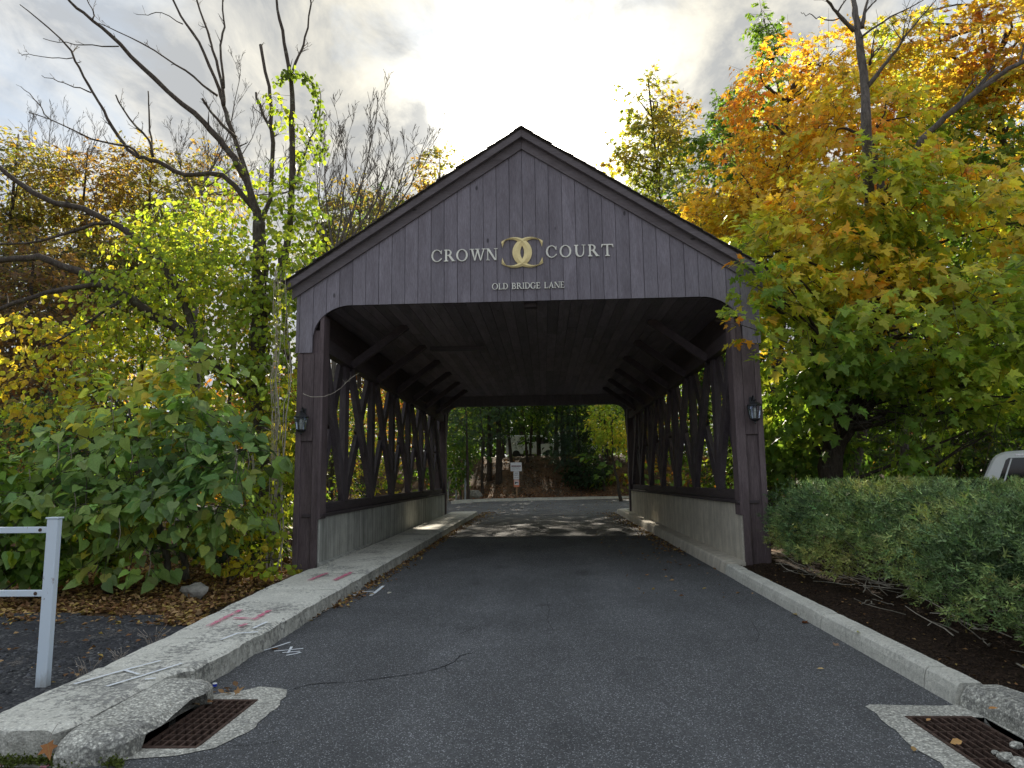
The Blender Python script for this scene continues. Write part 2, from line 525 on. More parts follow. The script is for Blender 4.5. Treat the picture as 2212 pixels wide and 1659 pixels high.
class MB:
    def __init__(s):
        s.v = []
        s.f = []

    def add(s, vs, fs):
        b = len(s.v)
        s.v += [tuple(p) for p in vs]
        s.f += [tuple(i + b for i in f) for f in fs]
        return s

    def box(s, x0, x1, y0, y1, z0, z1):
        return s.add([(x0, y0, z0), (x1, y0, z0), (x1, y1, z0), (x0, y1, z0), (x0, y0, z1), (x1, y0, z1), (x1, y1, z1), (x0, y1, z1)],
                     [(0, 3, 2, 1), (4, 5, 6, 7), (0, 1, 5, 4), (1, 2, 6, 5), (2, 3, 7, 6), (3, 0, 4, 7)])

    def prism(s, poly, y0, y1, T=None):
        """polygon in x,z (counter-clockwise seen from -y) pushed from y0 to y1; T maps (x,y,z) to world"""
        n = len(poly)
        vs = [(p[0], y0, p[1]) for p in poly] + [(p[0], y1, p[1]) for p in poly]
        if T:
            vs = [T(*p) for p in vs]
        fs = [tuple(range(n)), tuple(range(2 * n - 1, n - 1, -1))]
        fs += [((i + 1) % n, i, i + n, (i + 1) % n + n) for i in range(n)]
        return s.add(vs, fs)

    def beam(s, p, q, w, t, side=Vector((1, 0, 0))):
        """rectangular beam p->q; t measured along 'side', w across"""
        p, q = Vector(p), Vector(q)
        d = (q - p).normalized()
        a = (side - d * side.dot(d)).normalized() * (t / 2)
        b = d.cross(a).normalized() * (w / 2)
        vs = [p - a - b, p + a - b, p + a + b, p - a + b, q - a - b, q + a - b, q + a + b, q - a + b]
        return s.add(vs, [(0, 3, 2, 1), (4, 5, 6, 7), (0, 1, 5, 4), (1, 2, 6, 5), (2, 3, 7, 6), (3, 0, 4, 7)])

    def tube(s, pts, radii, n=6, cap=True):
        pts = [Vector(p) for p in pts]
        if not hasattr(radii, '__len__'):
            radii = [radii] * len(pts)
        vs, fs = [], []
        ref = Vector((0.31, 0.87, 0.38))
        for i, p in enumerate(pts):
            d = (pts[min(i + 1, len(pts) - 1)] - pts[max(i - 1, 0)])
            if d.length < 1e-6:
                d = Vector((0, 0, 1))
            d.normalize()
            if abs(d.dot(ref)) > 0.95:
                ref = Vector((0.9, 0.1, 0.4))
            a = d.cross(ref).normalized()
            b = d.cross(a)
            for k in range(n):
                an = 2 * math.pi * k / n
                vs.append(p + (a * math.cos(an) + b * math.sin(an)) * radii[i])
        for i in range(len(pts) - 1):
            for k in range(n):
                k2 = (k + 1) % n
                fs.append((i * n + k, i * n + k2, (i + 1) * n + k2, (i + 1) * n + k))
        if cap and n > 2:
            fs.append(tuple(range(n - 1, -1, -1)))
            fs.append(tuple(range((len(pts) - 1) * n, len(pts) * n)))
        return s.add(vs, fs)

    def lathe(s, cx, cy, prof, n=6, rot=0.0):
        vs, fs = [], []
        for r, z in prof:
            for k in range(n):
                a = 2 * math.pi * (k + 0.5) / n + rot
                vs.append((cx + r * math.cos(a), cy + r * math.sin(a), z))
        for i in range(len(prof) - 1):
            for k in range(n):
                k2 = (k + 1) % n
                fs.append((i * n + k, i * n + k2, (i + 1) * n + k2, (i + 1) * n + k))
        fs.append(tuple(range(n - 1, -1, -1)))
        fs.append(tuple(range((len(prof) - 1) * n, len(prof) * n)))
        return s.add(vs, fs)

    def build(s, name, mat, parent=None, loc=None, bevel=0.0, smooth=False, recalc=True):
        o0 = origin_of(parent) if parent is not None else Vector(loc or (0, 0, 0))
        me = bpy.data.meshes.new(name)
        me.from_pydata([(v[0] - o0.x, v[1] - o0.y, v[2] - o0.z) for v in s.v], [], s.f)
        if recalc or bevel:
            bm = bmesh.new()
            bm.from_mesh(me)
            bmesh.ops.recalc_face_normals(bm, faces=bm.faces)
            if bevel:
                bmesh.ops.bevel(bm, geom=list(bm.edges), offset=bevel, segments=1, affect='EDGES', clamp_overlap=True)
            bm.to_mesh(me)
            bm.free()
        if smooth:
            me.polygons.foreach_set('use_smooth', [True] * len(me.polygons))
        return link_mesh(name, me, mat, parent, loc)


def np_mesh(name, V, T, C=None):
    """numpy triangle mesh with optional point colours"""
    me = bpy.data.meshes.new(name)
    nv, nt = len(V), len(T)
    me.vertices.add(nv)
    me.vertices.foreach_set('co', np.ascontiguousarray(V, dtype=np.float32).ravel())
    me.loops.add(nt * 3)
    me.loops.foreach_set('vertex_index', np.ascontiguousarray(T, dtype=np.int32).ravel())
    me.polygons.add(nt)
    me.polygons.foreach_set('loop_start', np.arange(0, nt * 3, 3, dtype=np.int32))
    me.polygons.foreach_set('loop_total', np.full(nt, 3, dtype=np.int32))
    me.update()
    if C is not None:
        at_ = me.color_attributes.new('Col', 'FLOAT_COLOR', 'POINT')
        CC = np.ones((nv, 4), dtype=np.float32)
        CC[:, :3] = C
        at_.data.foreach_set('color', CC.ravel())
    return me


def tmpl(outline, centre, fold=0.12, curl=0.10):
    """leaf template: fan from centre; fold lifts the sides, curl bends the tip down"""
    V = [centre] + list(outline)
    VV = []
    for x, y in V:
        VV.append((x, y, abs(x) * fold - curl * y * y))
    T = [(0, i, i % len(outline) + 1) for i in range(1, len(outline) + 1)]
    T = [(a, b, c if c <= len(outline) else 1) for a, b, c in T]
    return np.array(VV, dtype=float), np.array(T)


def sym(half):
    """closed outline from right half (base..tip)"""
    left = [(-x, y) for x, y in half[1:-1]][::-1]
    return list(half) + left


T_MAPLE = tmpl(sym([(0, 0), (0.36, -0.04), (0.26, 0.18), (0.56, 0.44), (0.20, 0.46), (0.22, 0.68), (0, 1.0)]), (0, 0.3), 0.16, 0.22)
T_MAPLES = tmpl(sym([(0, 0), (0.38, 0.02), (0.24, 0.24), (0.54, 0.5), (0.18, 0.5), (0, 1.0)]), (0, 0.3), 0.16, 0.2)
T_HEART = tmpl(sym([(0, 0.08), (0.20, -0.02), (0.42, 0.16), (0.44, 0.42), (0.24, 0.76), (0, 1.06)]), (0, 0.36), 0.22, 0.28)
T_ROUND = tmpl(sym([(0, 0), (0.34, 0.22), (0.38, 0.58), (0, 1.0)]), (0, 0.45), 0.18, 0.22)
T_OVAL = (np.array([(0, 0, 0), (0.27, 0.42, 0.05), (0, 1, -0.12), (-0.27, 0.42, 0.05)]), np.array([(0, 1, 2), (0, 2, 3)]))
T_NEEDLE = (np.array([(0, 0, 0), (0.035, 0.03, 0), (0.0, 1.0, -0.1), (-0.35, 0.75, 0.02), (0.35, 0.72, 0.03), (0.03, 0.2, 0.02), (-0.03, 0.2, 0.02)]),
            np.array([(0, 1, 2), (0, 5, 4), (0, 3, 6)]))
T_SPRIG = (np.array([(-0.10, 0, 0), (0.10, 0, 0), (0.0, 1.0, -0.05), (-0.42, 0.50, 0.14), (0.42, 0.60, 0.12), (-0.26, 0.92, 0.02), (0.13, 0.28, 0.03), (-0.13, 0.22, 0.03), (0.0, 0.60, 0.0), (0.28, 1.02, 0.06)]),
           np.array([(0, 1, 2), (7, 6, 3), (6, 7, 4), (6, 8, 5), (7, 8, 9)]))


def norm(a):
    return a / np.maximum(np.linalg.norm(a, axis=1, keepdims=True), 1e-9)


def basis(Dr, N):
    Y = norm(Dr)
    X = norm(np.cross(Y, N))
    Z = np.cross(X, Y)
    return X, Y, Z


def leaves_mesh(name, P, Dr, N, S, C, tm, org):
    X, Y, Z = basis(Dr, N)
    tv, tt = tm
    V = (P[:, None, :] + S[:, None, None] * (tv[None, :, 0:1] * X[:, None, :] + tv[None, :, 1:2] * Y[:, None, :] + tv[None, :, 2:3] * Z[:, None, :]))
    n, k = len(P), len(tv)
    V = V.reshape(-1, 3) - np.array(org)[None, :]
    T = (tt[None, :, :] + (np.arange(n) * k)[:, None, None]).reshape(-1, 3)
    CC = np.repeat(C, k, axis=0)
    return np_mesh(name, V, T, CC)


SINGLE = {}


def single_mesh(key, tm, mat='leaf_single'):
    """a few bent and lopsided variants of one leaf shape"""
    if key not in SINGLE:
        out = []
        rr = np.random.default_rng(len(key) + 3)
        for k in range(5):
            v = tm[0].copy()
            v[:, 2] += (k - 2) * 0.10 * v[:, 1] ** 2 + rr.normal() * 0.14 * v[:, 0] * v[:, 1] + rr.normal(size=len(v)) * 0.035
            v[:, 0] += rr.normal() * 0.10 * v[:, 1] ** 2
            v[:, :2] *= 1 + rr.normal(size=(len(v), 2)) * 0.06
            v[:, 0] *= 0.85 + 0.3 * rr.random()
            me = np_mesh('leaf', v, tm[1])
            me.materials.append(MATS[mat])
            out.append(me)
        SINGLE[key] = out
    return SINGLE[key]


def leaf_objects(P, Dr, N, S, C, key, tm, parent, name='leaf', mat='leaf_single'):
    mes = single_mesh(key, tm, mat)
    X, Y, Z = basis(Dr, N)
    og = origin_of(parent)
    for i in range(len(P)):
        o = bpy.data.objects.new(name, mes[i % len(mes)])
        COL.objects.link(o)
        o.parent = parent
        s = S[i]
        o.matrix_local = Matrix(((X[i, 0] * s, Y[i, 0] * s, Z[i, 0] * s, P[i, 0] - og.x), (X[i, 1] * s, Y[i, 1] * s, Z[i, 1] * s, P[i, 1] - og.y),
                                 (X[i, 2] * s, Y[i, 2] * s, Z[i, 2] * s, P[i, 2] - og.z), (0, 0, 0, 1)))
        o.color = (C[i, 0], C[i, 1], C[i, 2], 1)


def vnoise(P, scale, seed):
    r = np.random.default_rng(seed)
    out = np.zeros(len(P))
    for k in range(6):
        d = r.normal(size=3)
        d /= np.linalg.norm(d)
        s = scale * (0.6 + 1.6 * r.random())
        out += np.sin(P @ d * s + r.random() * 6.28)
    return out / 3.2


def in_bridge(P, pad=0.0):
    x, y, z = np.abs(P[:, 0]), P[:, 1], P[:, 2]
    return (x < 4.05 + pad) & (y > 11.0 - pad) & (y < 26.1 + pad) & (z < 7.75 - 0.665 * x + pad)


def blob(u, v, Y, ru, rv, ry):
    c = at(u, v, Y)
    k = Y / 1480.0
    return (c.x, c.y, c.z, ru * k, ry, rv * k)


def crown_points(blobs, n, m, L, W, seed, droop=0.25, shell=0.45, hang=0.35, up=0.7, zmin=0.15):
    """sprays of leaves through blobs -> arrays; also the twig segments"""
    r = np.random.default_rng(seed)
    B = np.array(blobs)
    vol = (B[:, 3] * B[:, 4] * B[:, 5]) ** (2 / 3)
    idx = r.choice(len(B), size=n, p=vol / vol.sum())
    d = norm(r.normal(size=(n, 3)))
    rad = (shell + (1 - shell) * r.random(n)) ** 0.6
    b = B[idx]
    C = b[:, :3] + d * b[:, 3:6] * rad[:, None]
    C += 0.16 * b[:, 3:6] * np.stack([vnoise(C, 1.6, seed + 1), vnoise(C, 1.6, seed + 2), vnoise(C, 1.6, seed + 3)], 1)
    out = norm(d * np.array([1, 1, 0.55]) + r.normal(size=(n, 3)) * 0.45)
    out[:, 2] -= droop * 0.6
    out = norm(out)
    side = norm(np.cross(out, np.array([0, 0, 1.0]) + r.normal(size=(n, 3)) * 0.25))
    Ls = L * (0.6 + 0.8 * r.random(n))
    s = r.random((n, m))
    sgn = np.where(np.arange(m) % 2 == 0, 1.0, -1.0)[None, :]
    off = W * (0.35 + 0.65 * r.random((n, m))) * sgn * (1 - 0.5 * s)
    P = C[:, None, :] + out[:, None, :] * (s * Ls[:, None])[:, :, None] + side[:, None, :] * off[:, :, None]
    P[:, :, 2] -= droop * (s * Ls[:, None]) ** 2 + 0.03 * r.random((n, m))
    P += r.normal(size=P.shape) * 0.03
    Dr = out[:, None, :] * 0.7 + side[:, None, :] * (sgn * 0.8)[:, :, None] + r.normal(size=P.shape) * 0.35
    Dr[:, :, 2] -= hang + 0.25 * r.random((n, m))
    N = np.zeros_like(P) + np.array([0, -0.25, up]) + out[:, None, :] * 0.35 + r.normal(size=P.shape) * 0.38
    sid = np.repeat(np.arange(n), m)
    P, Dr, N = P.reshape(-1, 3), Dr.reshape(-1, 3), N.reshape(-1, 3)
    ok = (~in_bridge(P)) & (P[:, 2] > zmin)
    tw = (C - out * Ls[:, None] * 0.45, C + out * Ls[:, None])
    return P[ok], Dr[ok], N[ok], sid[ok], C, tw


def palette(P, sid, C, cols, wts, scale, seed, jit=0.18, grad=None):
    """pick a colour per spray from a list, driven by noise and an optional gradient function"""
    r = np.random.default_rng(seed)
    key = 0.5 + 0.5 * vnoise(C, scale, seed) + r.normal(size=len(C)) * 0.13
    if grad is not None:
        key = key * 0.42 + grad(C) * 0.58 + r.normal(size=len(C)) * 0.04
    cw = np.cumsum(wts) / np.sum(wts)
    k = np.clip(key, 0, 0.9999)[sid] + r.normal(size=len(sid)) * 0.05
    k = np.clip(k, 0, 0.9999)
    cols = np.array(cols)
    lo = np.searchsorted(cw, k)
    lo = np.clip(lo, 0, len(cols) - 1)
    prev = np.concatenate([[0], cw[:-1]])
    fr = (k - prev[lo]) / np.maximum(cw[lo] - prev[lo], 1e-6)
    hi = np.clip(lo + 1, 0, len(cols) - 1)
    mixf = np.clip((fr - 0.6) / 0.4, 0, 1)[:, None]
    c = cols[lo] * (1 - mixf) + cols[hi] * mixf
    c = c * (1 + r.normal(size=(len(c), 1)) * jit) * (1 + r.normal(size=c.shape) * 0.06)
    return np.clip(c, 0.004, 0.85)


def twig_mesh(tw, rad, org, every=1):
    A, Bp = tw
    A, Bp = A[::every], Bp[::every]
    M = (A + Bp) / 2
    ok = ~(in_bridge(A) | in_bridge(Bp) | in_bridge(M))
    A, Bp = A[ok], Bp[ok]
    n = len(A)
    d = norm(Bp - A)
    a = norm(np.cross(d, np.array([0.3, 0.2, 0.9])))
    b = np.cross(d, a)
    V = []
    for k in range(3):
        an = 2 * math.pi * k / 3
        V.append(A + (a * math.cos(an) + b * math.sin(an)) * rad)
    for k in range(3):
        an = 2 * math.pi * k / 3
        V.append(Bp + (a * math.cos(an) + b * math.sin(an)) * rad * 0.35)
    V = np.stack(V, 1).reshape(-1, 3) - np.array(org)
    t = np.array([(0, 1, 4), (0, 4, 3), (1, 2, 5), (1, 5, 4), (2, 0, 3), (2, 3, 5)])
    T = (t[None] + (np.arange(n) * 6)[:, None, None]).reshape(-1, 3)
    return np_mesh('twigs', V, T)


def limb(mb, pts, r0, r1, n=7, sub=4, wob=0.03):
    """smooth tapered limb through control points"""
    pts = [Vector(p) for p in pts]
    P = []
    for i in range(len(pts) - 1):
        p0 = pts[max(i - 1, 0)]
        p1, p2 = pts[i], pts[i + 1]
        p3 = pts[min(i + 2, len(pts) - 1)]
        for k in range(sub):
            t = k / sub
            P.append(0.5 * ((2 * p1) + (-p0 + p2) * t + (2 * p0 - 5 * p1 + 4 * p2 - p3) * t * t + (-p0 + 3 * p1 - 3 * p2 + p3) * t ** 3))
    P.append(pts[-1])
    L = len(P)
    for i in range(1, L - 1):
        P[i] = P[i] + Vector((random.uniform(-1, 1), random.uniform(-1, 1), random.uniform(-1, 1))) * wob
    R = [r0 + (r1 - r0) * (i / (L - 1)) ** 0.85 for i in range(L)]
    R = [q * random.uniform(0.92, 1.1) for q in R]
    mb.tube(P, R, n)
    return P, R


def twiggy(mb, P, R, count, length, depth, upb=0.4, start=0.25, rmin=0.004, seed=None):
    """side branches on a polyline, recursive"""
    L = len(P)
    for c in range(count):
        f = start + (1 - start) * random.random()
        i = min(int(f * (L - 1)), L - 2)
        p = P[i].lerp(P[i + 1], random.random())
        d0 = (P[i + 1] - P[i]).normalized()
        side = Vector((random.gauss(0, 1), random.gauss(0, 1), random.gauss(0, 0.7)))
        d = (d0 * 0.75 + side.normalized() * 0.75 + Vector((0, 0, upb))).normalized()
        ll = length * random.uniform(0.5, 1.2) * (1.1 - 0.5 * f)
        seg = 4
        Q = [p]
        for k in range(seg):
            d = (d + Vector((random.gauss(0, 0.16), random.gauss(0, 0.16), random.gauss(0, 0.12) + upb * 0.12))).normalized()
            Q.append(Q[-1] + d * ll / seg)
        r0 = max(R[i] * 0.5, rmin)
        RR = [max(r0 * (1 - 0.8 * k / seg), rmin * 0.8) for k in range(seg + 1)]
        if any(abs(q.x) < 4.0 and 11.0 < q.y < 26 and q.z < 7.8 - 0.665 * abs(q.x) for q in Q):
            continue
        mb.tube(Q, RR, 4 if r0 > 0.01 else 3, cap=False)
        if depth > 1:
            twiggy(mb, Q, RR, max(3, int(count * 0.45)), ll * 0.5, depth - 1, upb, 0.2, rmin)



# ================================================================== ground, road, pavement
def sheet(name, xs, ys, zf, mat, holes=(), keep=None, kind='structure', label=None, cat=None, parent=None):
    """grid sheet over sorted xs, ys with rectangular holes"""
    vid, V, F = {}, [], []

    def vert(i, j):
        if (i, j) not in vid:
            vid[(i, j)] = len(V)
            V.append((xs[i], ys[j], zf(xs[i], ys[j])))
        return vid[(i, j)]
    for i in range(len(xs) - 1):
        for j in range(len(ys) - 1):
            mx, my = (xs[i] + xs[i + 1]) / 2, (ys[j] + ys[j + 1]) / 2
            if any(h[0] < mx < h[1] and h[2] < my < h[3] for h in holes):
                continue
            if keep and not keep(mx, my):
                continue
            F.append((vert(i, j), vert(i + 1, j), vert(i + 1, j + 1), vert(i, j + 1)))
    mb = MB().add(V, F)
    o = mb.build(name, mat, parent, recalc=False)
    if parent is None:
        tag(o, label, cat, kind=kind)
    return o


PIT_L = (-2.42, -1.80, 4.22, 5.10)
PIT_R = (2.60, 3.10, 3.86, 4.80)
HOLES = (PIT_L, PIT_R)


def frange(a, b, s):
    n = max(1, int(round((b - a) / s)))
    return [a + (b - a) * i / n for i in range(n + 1)]


def merge(*ls):
    out = sorted(set(round(x, 4) for l in ls for x in l))
    r = [out[0]]
    for x in out[1:]:
        if x - r[-1] > 0.004:
            r.append(x)
    return r


KX0, KX1 = -2.365, 3.06        # road edges between the kerbs


def smooth(t):
    t = min(max(t, 0.0), 1.0)
    return t * t * (3 - 2 * t)


def bankz(x, y):
    y0 = 43.0 + 0.02 * x
    z = 0.12 * smooth((y - 40.5) / 3) + 2.75 * smooth((y - y0) / 9.0)
    z += 0.10 * math.sin(x * 1.3 + y) * smooth((y - y0) / 4)
    return z


def ground_z(x, y):
    z = -0.03
    if y > 39.5:
        z = bankz(x, y) - 0.03
    if y < 39.5 and (x < -3.4 or x > 4.2) and y < 26:
        z += 0.05 * mnoise.noise(Vector((x * 0.6, y * 0.6, 0)))
        z += -0.08
        if x > 3.4 and y < 12:
            z = -0.03
        if x < -3.9 and y > 7.8:
            z = -0.03 + 0.05 * mnoise.noise(Vector((x * 0.6, y * 0.6, 0)))
    return z


gx = merge(frange(-400, -60, 60), frange(-60, -12, 6), frange(-12, 12, 0.6), frange(12, 60, 6), frange(60, 400, 60), PIT_L[:2], PIT_R[:2])
gy = merge(frange(-300, -20, 40), frange(-20, 0, 5), frange(0, 30, 0.8), frange(30, 70, 1.2), frange(70, 700, 60), PIT_L[2:], PIT_R[2:])
sheet('ground', gx, gy, ground_z, 'soil', HOLES)

rx = merge(frange(-14, 12, 0.5), [KX0, KX1], PIT_L[:2], PIT_R[:2])
ry = merge(frange(-30, 45, 0.75), PIT_L[2:], PIT_R[2:], [25.9])


def road_keep(x, y):
    if y < 3.7:
        return -14 < x < 12
    if y < 26:
        return KX0 - 0.3 < x < KX1 + 0.2 or (x < KX0 and y < 3.7)
    return y < 39.6 + 0.25 * x + (0 if x > -4.5 else 6) and y < 45


sheet('road', rx, ry, lambda x, y: 0.0, 'asphalt', HOLES, road_keep)
# far cross road is paler and runs on both ways
sheet('far_road', merge(frange(-60, -14, 4), frange(-14, 12, 1.0), frange(12, 60, 4)), merge(frange(26.3, 42.2, 0.8)), lambda x, y: 0.004, 'asphalt_far', keep=lambda x, y: y < 41.2 + 0.16 * min(max(x, -4), 6))
# broken asphalt verge on the left
sheet('verge', merge(frange(-14, KX0 - 0.2, 0.18)), merge(frange(3.0, 9.2, 0.16)),
      lambda x, y: 0.012 + 0.018 * mnoise.noise(Vector((x * 2.4, y * 2.4, 3))) + 0.012 * mnoise.noise(Vector((x * 9, y * 9, 3))), 'broken_asphalt',
      keep=lambda x, y: x < -3.02 and y < 7.9 + 0.25 * mnoise.noise(Vector((x * 1.1, 0, 0))) - (0.12 * (x + 3)))


def bed_z(x, y):
    e = smooth((x - KX1 - 0.22) / 0.5)
    return 0.10 + 0.05 * e + 0.035 * mnoise.noise(Vector((x * 2, y * 2, 5))) + 0.012 * mnoise.noise(Vector((x * 11, y * 11, 5)))


sheet('mulch_bed', merge(frange(KX1 + 0.17, 6.6, 0.12), frange(6.6, 9, 0.6)), merge(frange(1.2, 11.6, 0.12)), bed_z, 'mulch')

# catch basin pits under the grates
for nm, (x0, x1, y0, y1) in (('pit', PIT_L), ('pit', PIT_R)):
    mb = MB()
    mb.add([(x0, y0, 0), (x1, y0, 0), (x1, y1, 0), (x0, y1, 0), (x0, y0, -0.7), (x1, y0, -0.7), (x1, y1, -0.7), (x0, y1, -0.7)],
           [(0, 1, 5, 4), (1, 2, 6, 5), (2, 3, 7, 6), (3, 0, 4, 7), (4, 5, 6, 7)])
    tag(mb.build('drain_pit', 'pit_dark', recalc=False), kind='structure')


def collar(name, outer, inner, label):
    """concrete apron: ring between an outer outline and the grate opening"""
    n = 40
    V, F = [], []

    def sample(poly, k):
        per = [(Vector(poly[i]), Vector(poly[(i + 1) % len(poly)])) for i in range(len(poly))]
        tot = sum((b - a).length for a, b in per)
        d = tot * k / n
        for a, b in per:
            l = (b - a).length
            if d <= l:
                return a.lerp(b, d / l)
            d -= l
        return per[-1][1]
    for k in range(n):
        o_, i_ = sample(outer, k), sample(inner, k)
        j = 0.018
        V.append((o_.x + random.uniform(-j, j), o_.y + random.uniform(-j, j), 0.005))
        V.append((i_.x, i_.y, 0.005))
        V.append((i_.x, i_.y, -0.25))
        V.append((o_.x * 0.5 + i_.x * 0.5, o_.y * 0.5 + i_.y * 0.5, 0.009))
    for k in range(n):
        a, b = 4 * k, 4 * ((k + 1) % n)
        F += [(a, b, b + 3, a + 3), (a + 3, b + 3, b + 1, a + 1), (a + 1, b + 1, b + 2, a + 2)]
    o = MB().add(V, F).build(name, 'concrete_collar', None, loc=(inner[0][0], inner[0][1], 0), recalc=False)
    return tag(o, label, 'concrete apron')


def grate(name, x0, x1, y0, y1, nx, ny, label, ang=0.0):
    t = thing(name, label, 'drain grate', ((x0 + x1) / 2, (y0 + y1) / 2, 0.0), 'storm drain grates')
    f = MB()
    f.box(x0, x1, y0, y0 + 0.028, -0.035, 0.012)
    f.box(x0, x1, y1 - 0.028, y1, -0.035, 0.012)
    f.box(x0, x0 + 0.022, y0 + 0.029, y1 - 0.029, -0.035, 0.012)
    f.box(x1 - 0.022, x1, y0 + 0.029, y1 - 0.029, -0.035, 0.012)
    f.build('frame', 'grate_iron', t, bevel=0.002)
    for i in range(1, nx):
        x = x0 + 0.011 + (x1 - x0 - 0.022) * i / nx
        MB().box(x - 0.006, x + 0.006, y0 + 0.029, y1 - 0.029, -0.05, 0.008).build('bar', 'grate_iron', t)
    for j in range(1, ny):
        y = y0 + 0.011 + (y1 - y0 - 0.022) * j / ny
        MB().box(x0 + 0.024, x1 - 0.024, y - 0.004, y + 0.004, -0.012, 0.0105).build('cross_bar', 'grate_iron', t)
    return t


collar('drain_apron', [(-2.25, 4.06), (-1.92, 4.10), (-1.69, 4.22), (-1.60, 4.6), (-1.60, 5.0), (-1.66, 5.34), (-1.9, 5.42), (-2.2, 5.2)],
       [(-2.42, 4.22), (-1.80, 4.22), (-1.80, 5.10), (-2.42, 5.10)], 'pale gritty concrete apron round the left drain grate')
collar('drain_apron', [(2.45, 3.55), (3.15, 3.55), (3.25, 4.3), (3.2, 5.02), (2.46, 5.05), (2.40, 4.4)],
       [(2.60, 3.86), (3.10, 3.86), (3.10, 4.80), (2.60, 4.80)], 'pale gritty concrete apron round the right drain grate')
grate('drain_grate', -2.15, -1.80, 4.22, 5.10, 6, 9, 'rusty iron grid beside the gritty inlet hood at the left kerb')
grate('drain_grate', 2.60, 3.02, 3.86, 4.80, 8, 7, 'dark brown iron grid in the gutter at the bottom right corner')


# ------------------------------------------------------------------ raised walk on the left
def slab(name, xl, xr, y0, y1, top, mat, parent, nx=22, step=0.06, seed=0, round_near=0.0, jag=0.02, side=0.03):
    ny = max(4, int((y1 - y0) / step))
    V, F = [], []
    cols = nx + 1
    for j in range(ny + 1):
        y = y0 + (y1 - y0) * j / ny
        a, b = xl(y), xr(y)
        if round_near:
            k = max(0.0, 1 - (y - y0) / round_near)
            sh = 1 - math.sqrt(max(0, 1 - k * k))
            a += sh * 0.30
            b -= sh * 0.05
        a += jag * 0.7 * mnoise.noise(Vector((seed, y * 3.1, 0)))
        b += jag * mnoise.noise(Vector((seed + 9, y * 3.7, 0))) + jag * 0.6 * mnoise.noise(Vector((seed + 9, y * 13, 0)))
        for i in range(cols):
            f = i / nx
            x = a + (b - a) * f
            e = min(f, 1 - f) * (b - a)
            ey = min(y - y0, y1 - y)
            z = top - 0.022 * math.exp(-e / 0.014) - 0.006 * math.exp(-ey / 0.02)
            z += 0.004 * mnoise.noise(Vector((x * 3, y * 3, seed))) + 0.003 * mnoise.noise(Vector((x * 14, y * 14, seed)))
            V.append((x, y, z))
    for j in range(ny):
        for i in range(nx):
            q = j * cols + i
            F.append((q, q + 1, q + cols + 1, q + cols))
    # sides, with some roughness
    ring = [j * cols + nx for j in range(ny + 1)]
    ring += [ny * cols + i for i in range(nx - 1, -1, -1)]
    ring += [j * cols for j in range(ny - 1, -1, -1)]
    ring += [i for i in range(1, nx)]
    rows = [ring]
    cx = sum(V[i][0] for i in ring) / len(ring)
    cyy = sum(V[i][1] for i in ring) / len(ring)
    for fz in (0.62, 0.3, -0.25):
        r2 = []
        for i in ring:
            x, y, z = V[i]
            dx = side * (0.6 - fz) * (1 if x > cx else -1) * (1 if (i % cols in (0, nx)) else 0)
            nn = mnoise.noise(Vector((x * 9, y * 9, fz * 6 + seed))) * 0.014
            V.append((x + dx + nn, y + (nn if i % cols not in (0, nx) else 0), top * fz))
            r2.append(len(V) - 1)
        rows.append(r2)
    for a_, b_ in zip(rows[:-1], rows[1:]):
        for k in range(len(ring)):
            k2 = (k + 1) % len(ring)
            F.append((a_[k2], a_[k], b_[k], b_[k2]))
    return MB().add(V, F).build(name, mat, parent, recalc=True)


walk = thing('raised_walk', 'pitted concrete walk running up to the left post of the bridge', 'sidewalk', (-2.9, 7.0, 0))


def wl(y):
    return -3.13 - 0.30 * smooth((y - 4.3) / 6.0) if y < 10.9 else -3.36


def wr(y):
    return -2.50 + (0.135) * smooth((y - 5.14) / 0.25)


ycuts = [4.03, 5.34, 6.28, 7.55, 8.9, 10.3, 12.6, 16.2, 19.8, 23.2, 27.0]
for i in range(len(ycuts) - 1):
    slab('slab', wl, wr, ycuts[i] + 0.004, ycuts[i + 1] - 0.004, 0.172 + random.uniform(-0.003, 0.004), 'concrete_walk', walk,
         step=0.05 if i < 5 else 0.2, seed=i * 3.3, round_near=0.32 if i == 0 else 0.0, jag=0.03 if i < 5 else 0.008, side=0.02)

# inlet hood over the left drain
hood = thing('inlet_hood', 'rough gritty concrete hood with a dark slot beside the left grate', 'drain inlet', (-2.3, 4.5, 0))
V, F = [], []
NJ, prof_n = 44, 9
for j in range(NJ + 1):
    y = 3.95 + 1.31 * j / NJ
    fe = min(1.0, (y - 3.95) / 0.22, (5.26 - y) / 0.22)
    fe = math.sqrt(max(0, 1 - (1 - fe) ** 2))
    xo = -2.485 + 0.36 * (0.25 + 0.75 * fe) + 0.012 * mnoise.noise(Vector((y * 7, 0, 2)))
    zt = 0.152 * (0.35 + 0.65 * fe)
    slot = smooth((y - 4.16) / 0.06) * smooth((5.02 - y) / 0.08)
    zb = 0.095 * slot - 0.03 * (1 - slot)
    zb += slot * (0.022 * mnoise.noise(Vector((y * 6, 5, 2))) + 0.03 * mnoise.noise(Vector((y * 2.2, 5, 2))))
    x0 = -2.485
    prof = [(x0, zt + 0.004), (x0 + (xo - x0) * 0.4, zt), (x0 + (xo - x0) * 0.72, zt * 0.95), (x0 + (xo - x0) * 0.92, zt * 0.82), (xo, max(zt * 0.62, zb + 0.012)),
            (xo + 0.012, zb + 0.001), (xo - 0.05 * slot, zb), (x0 + 0.06, zb), (x0, zb)]
    for k, (x, z) in enumerate(prof):
        r = 0.009 * mnoise.noise(Vector((x * 25, y * 25, z * 25)))
        V.append((x + r * (0 if k in (0, 8) else 1), y, z + r * (0.6 if k < 6 else 0)))
for j in range(NJ):
    for k in range(prof_n):
        k2 = (k + 1) % prof_n
        a = j * prof_n
        F.append((a + k, a + k2, a + prof_n + k2, a + prof_n + k))
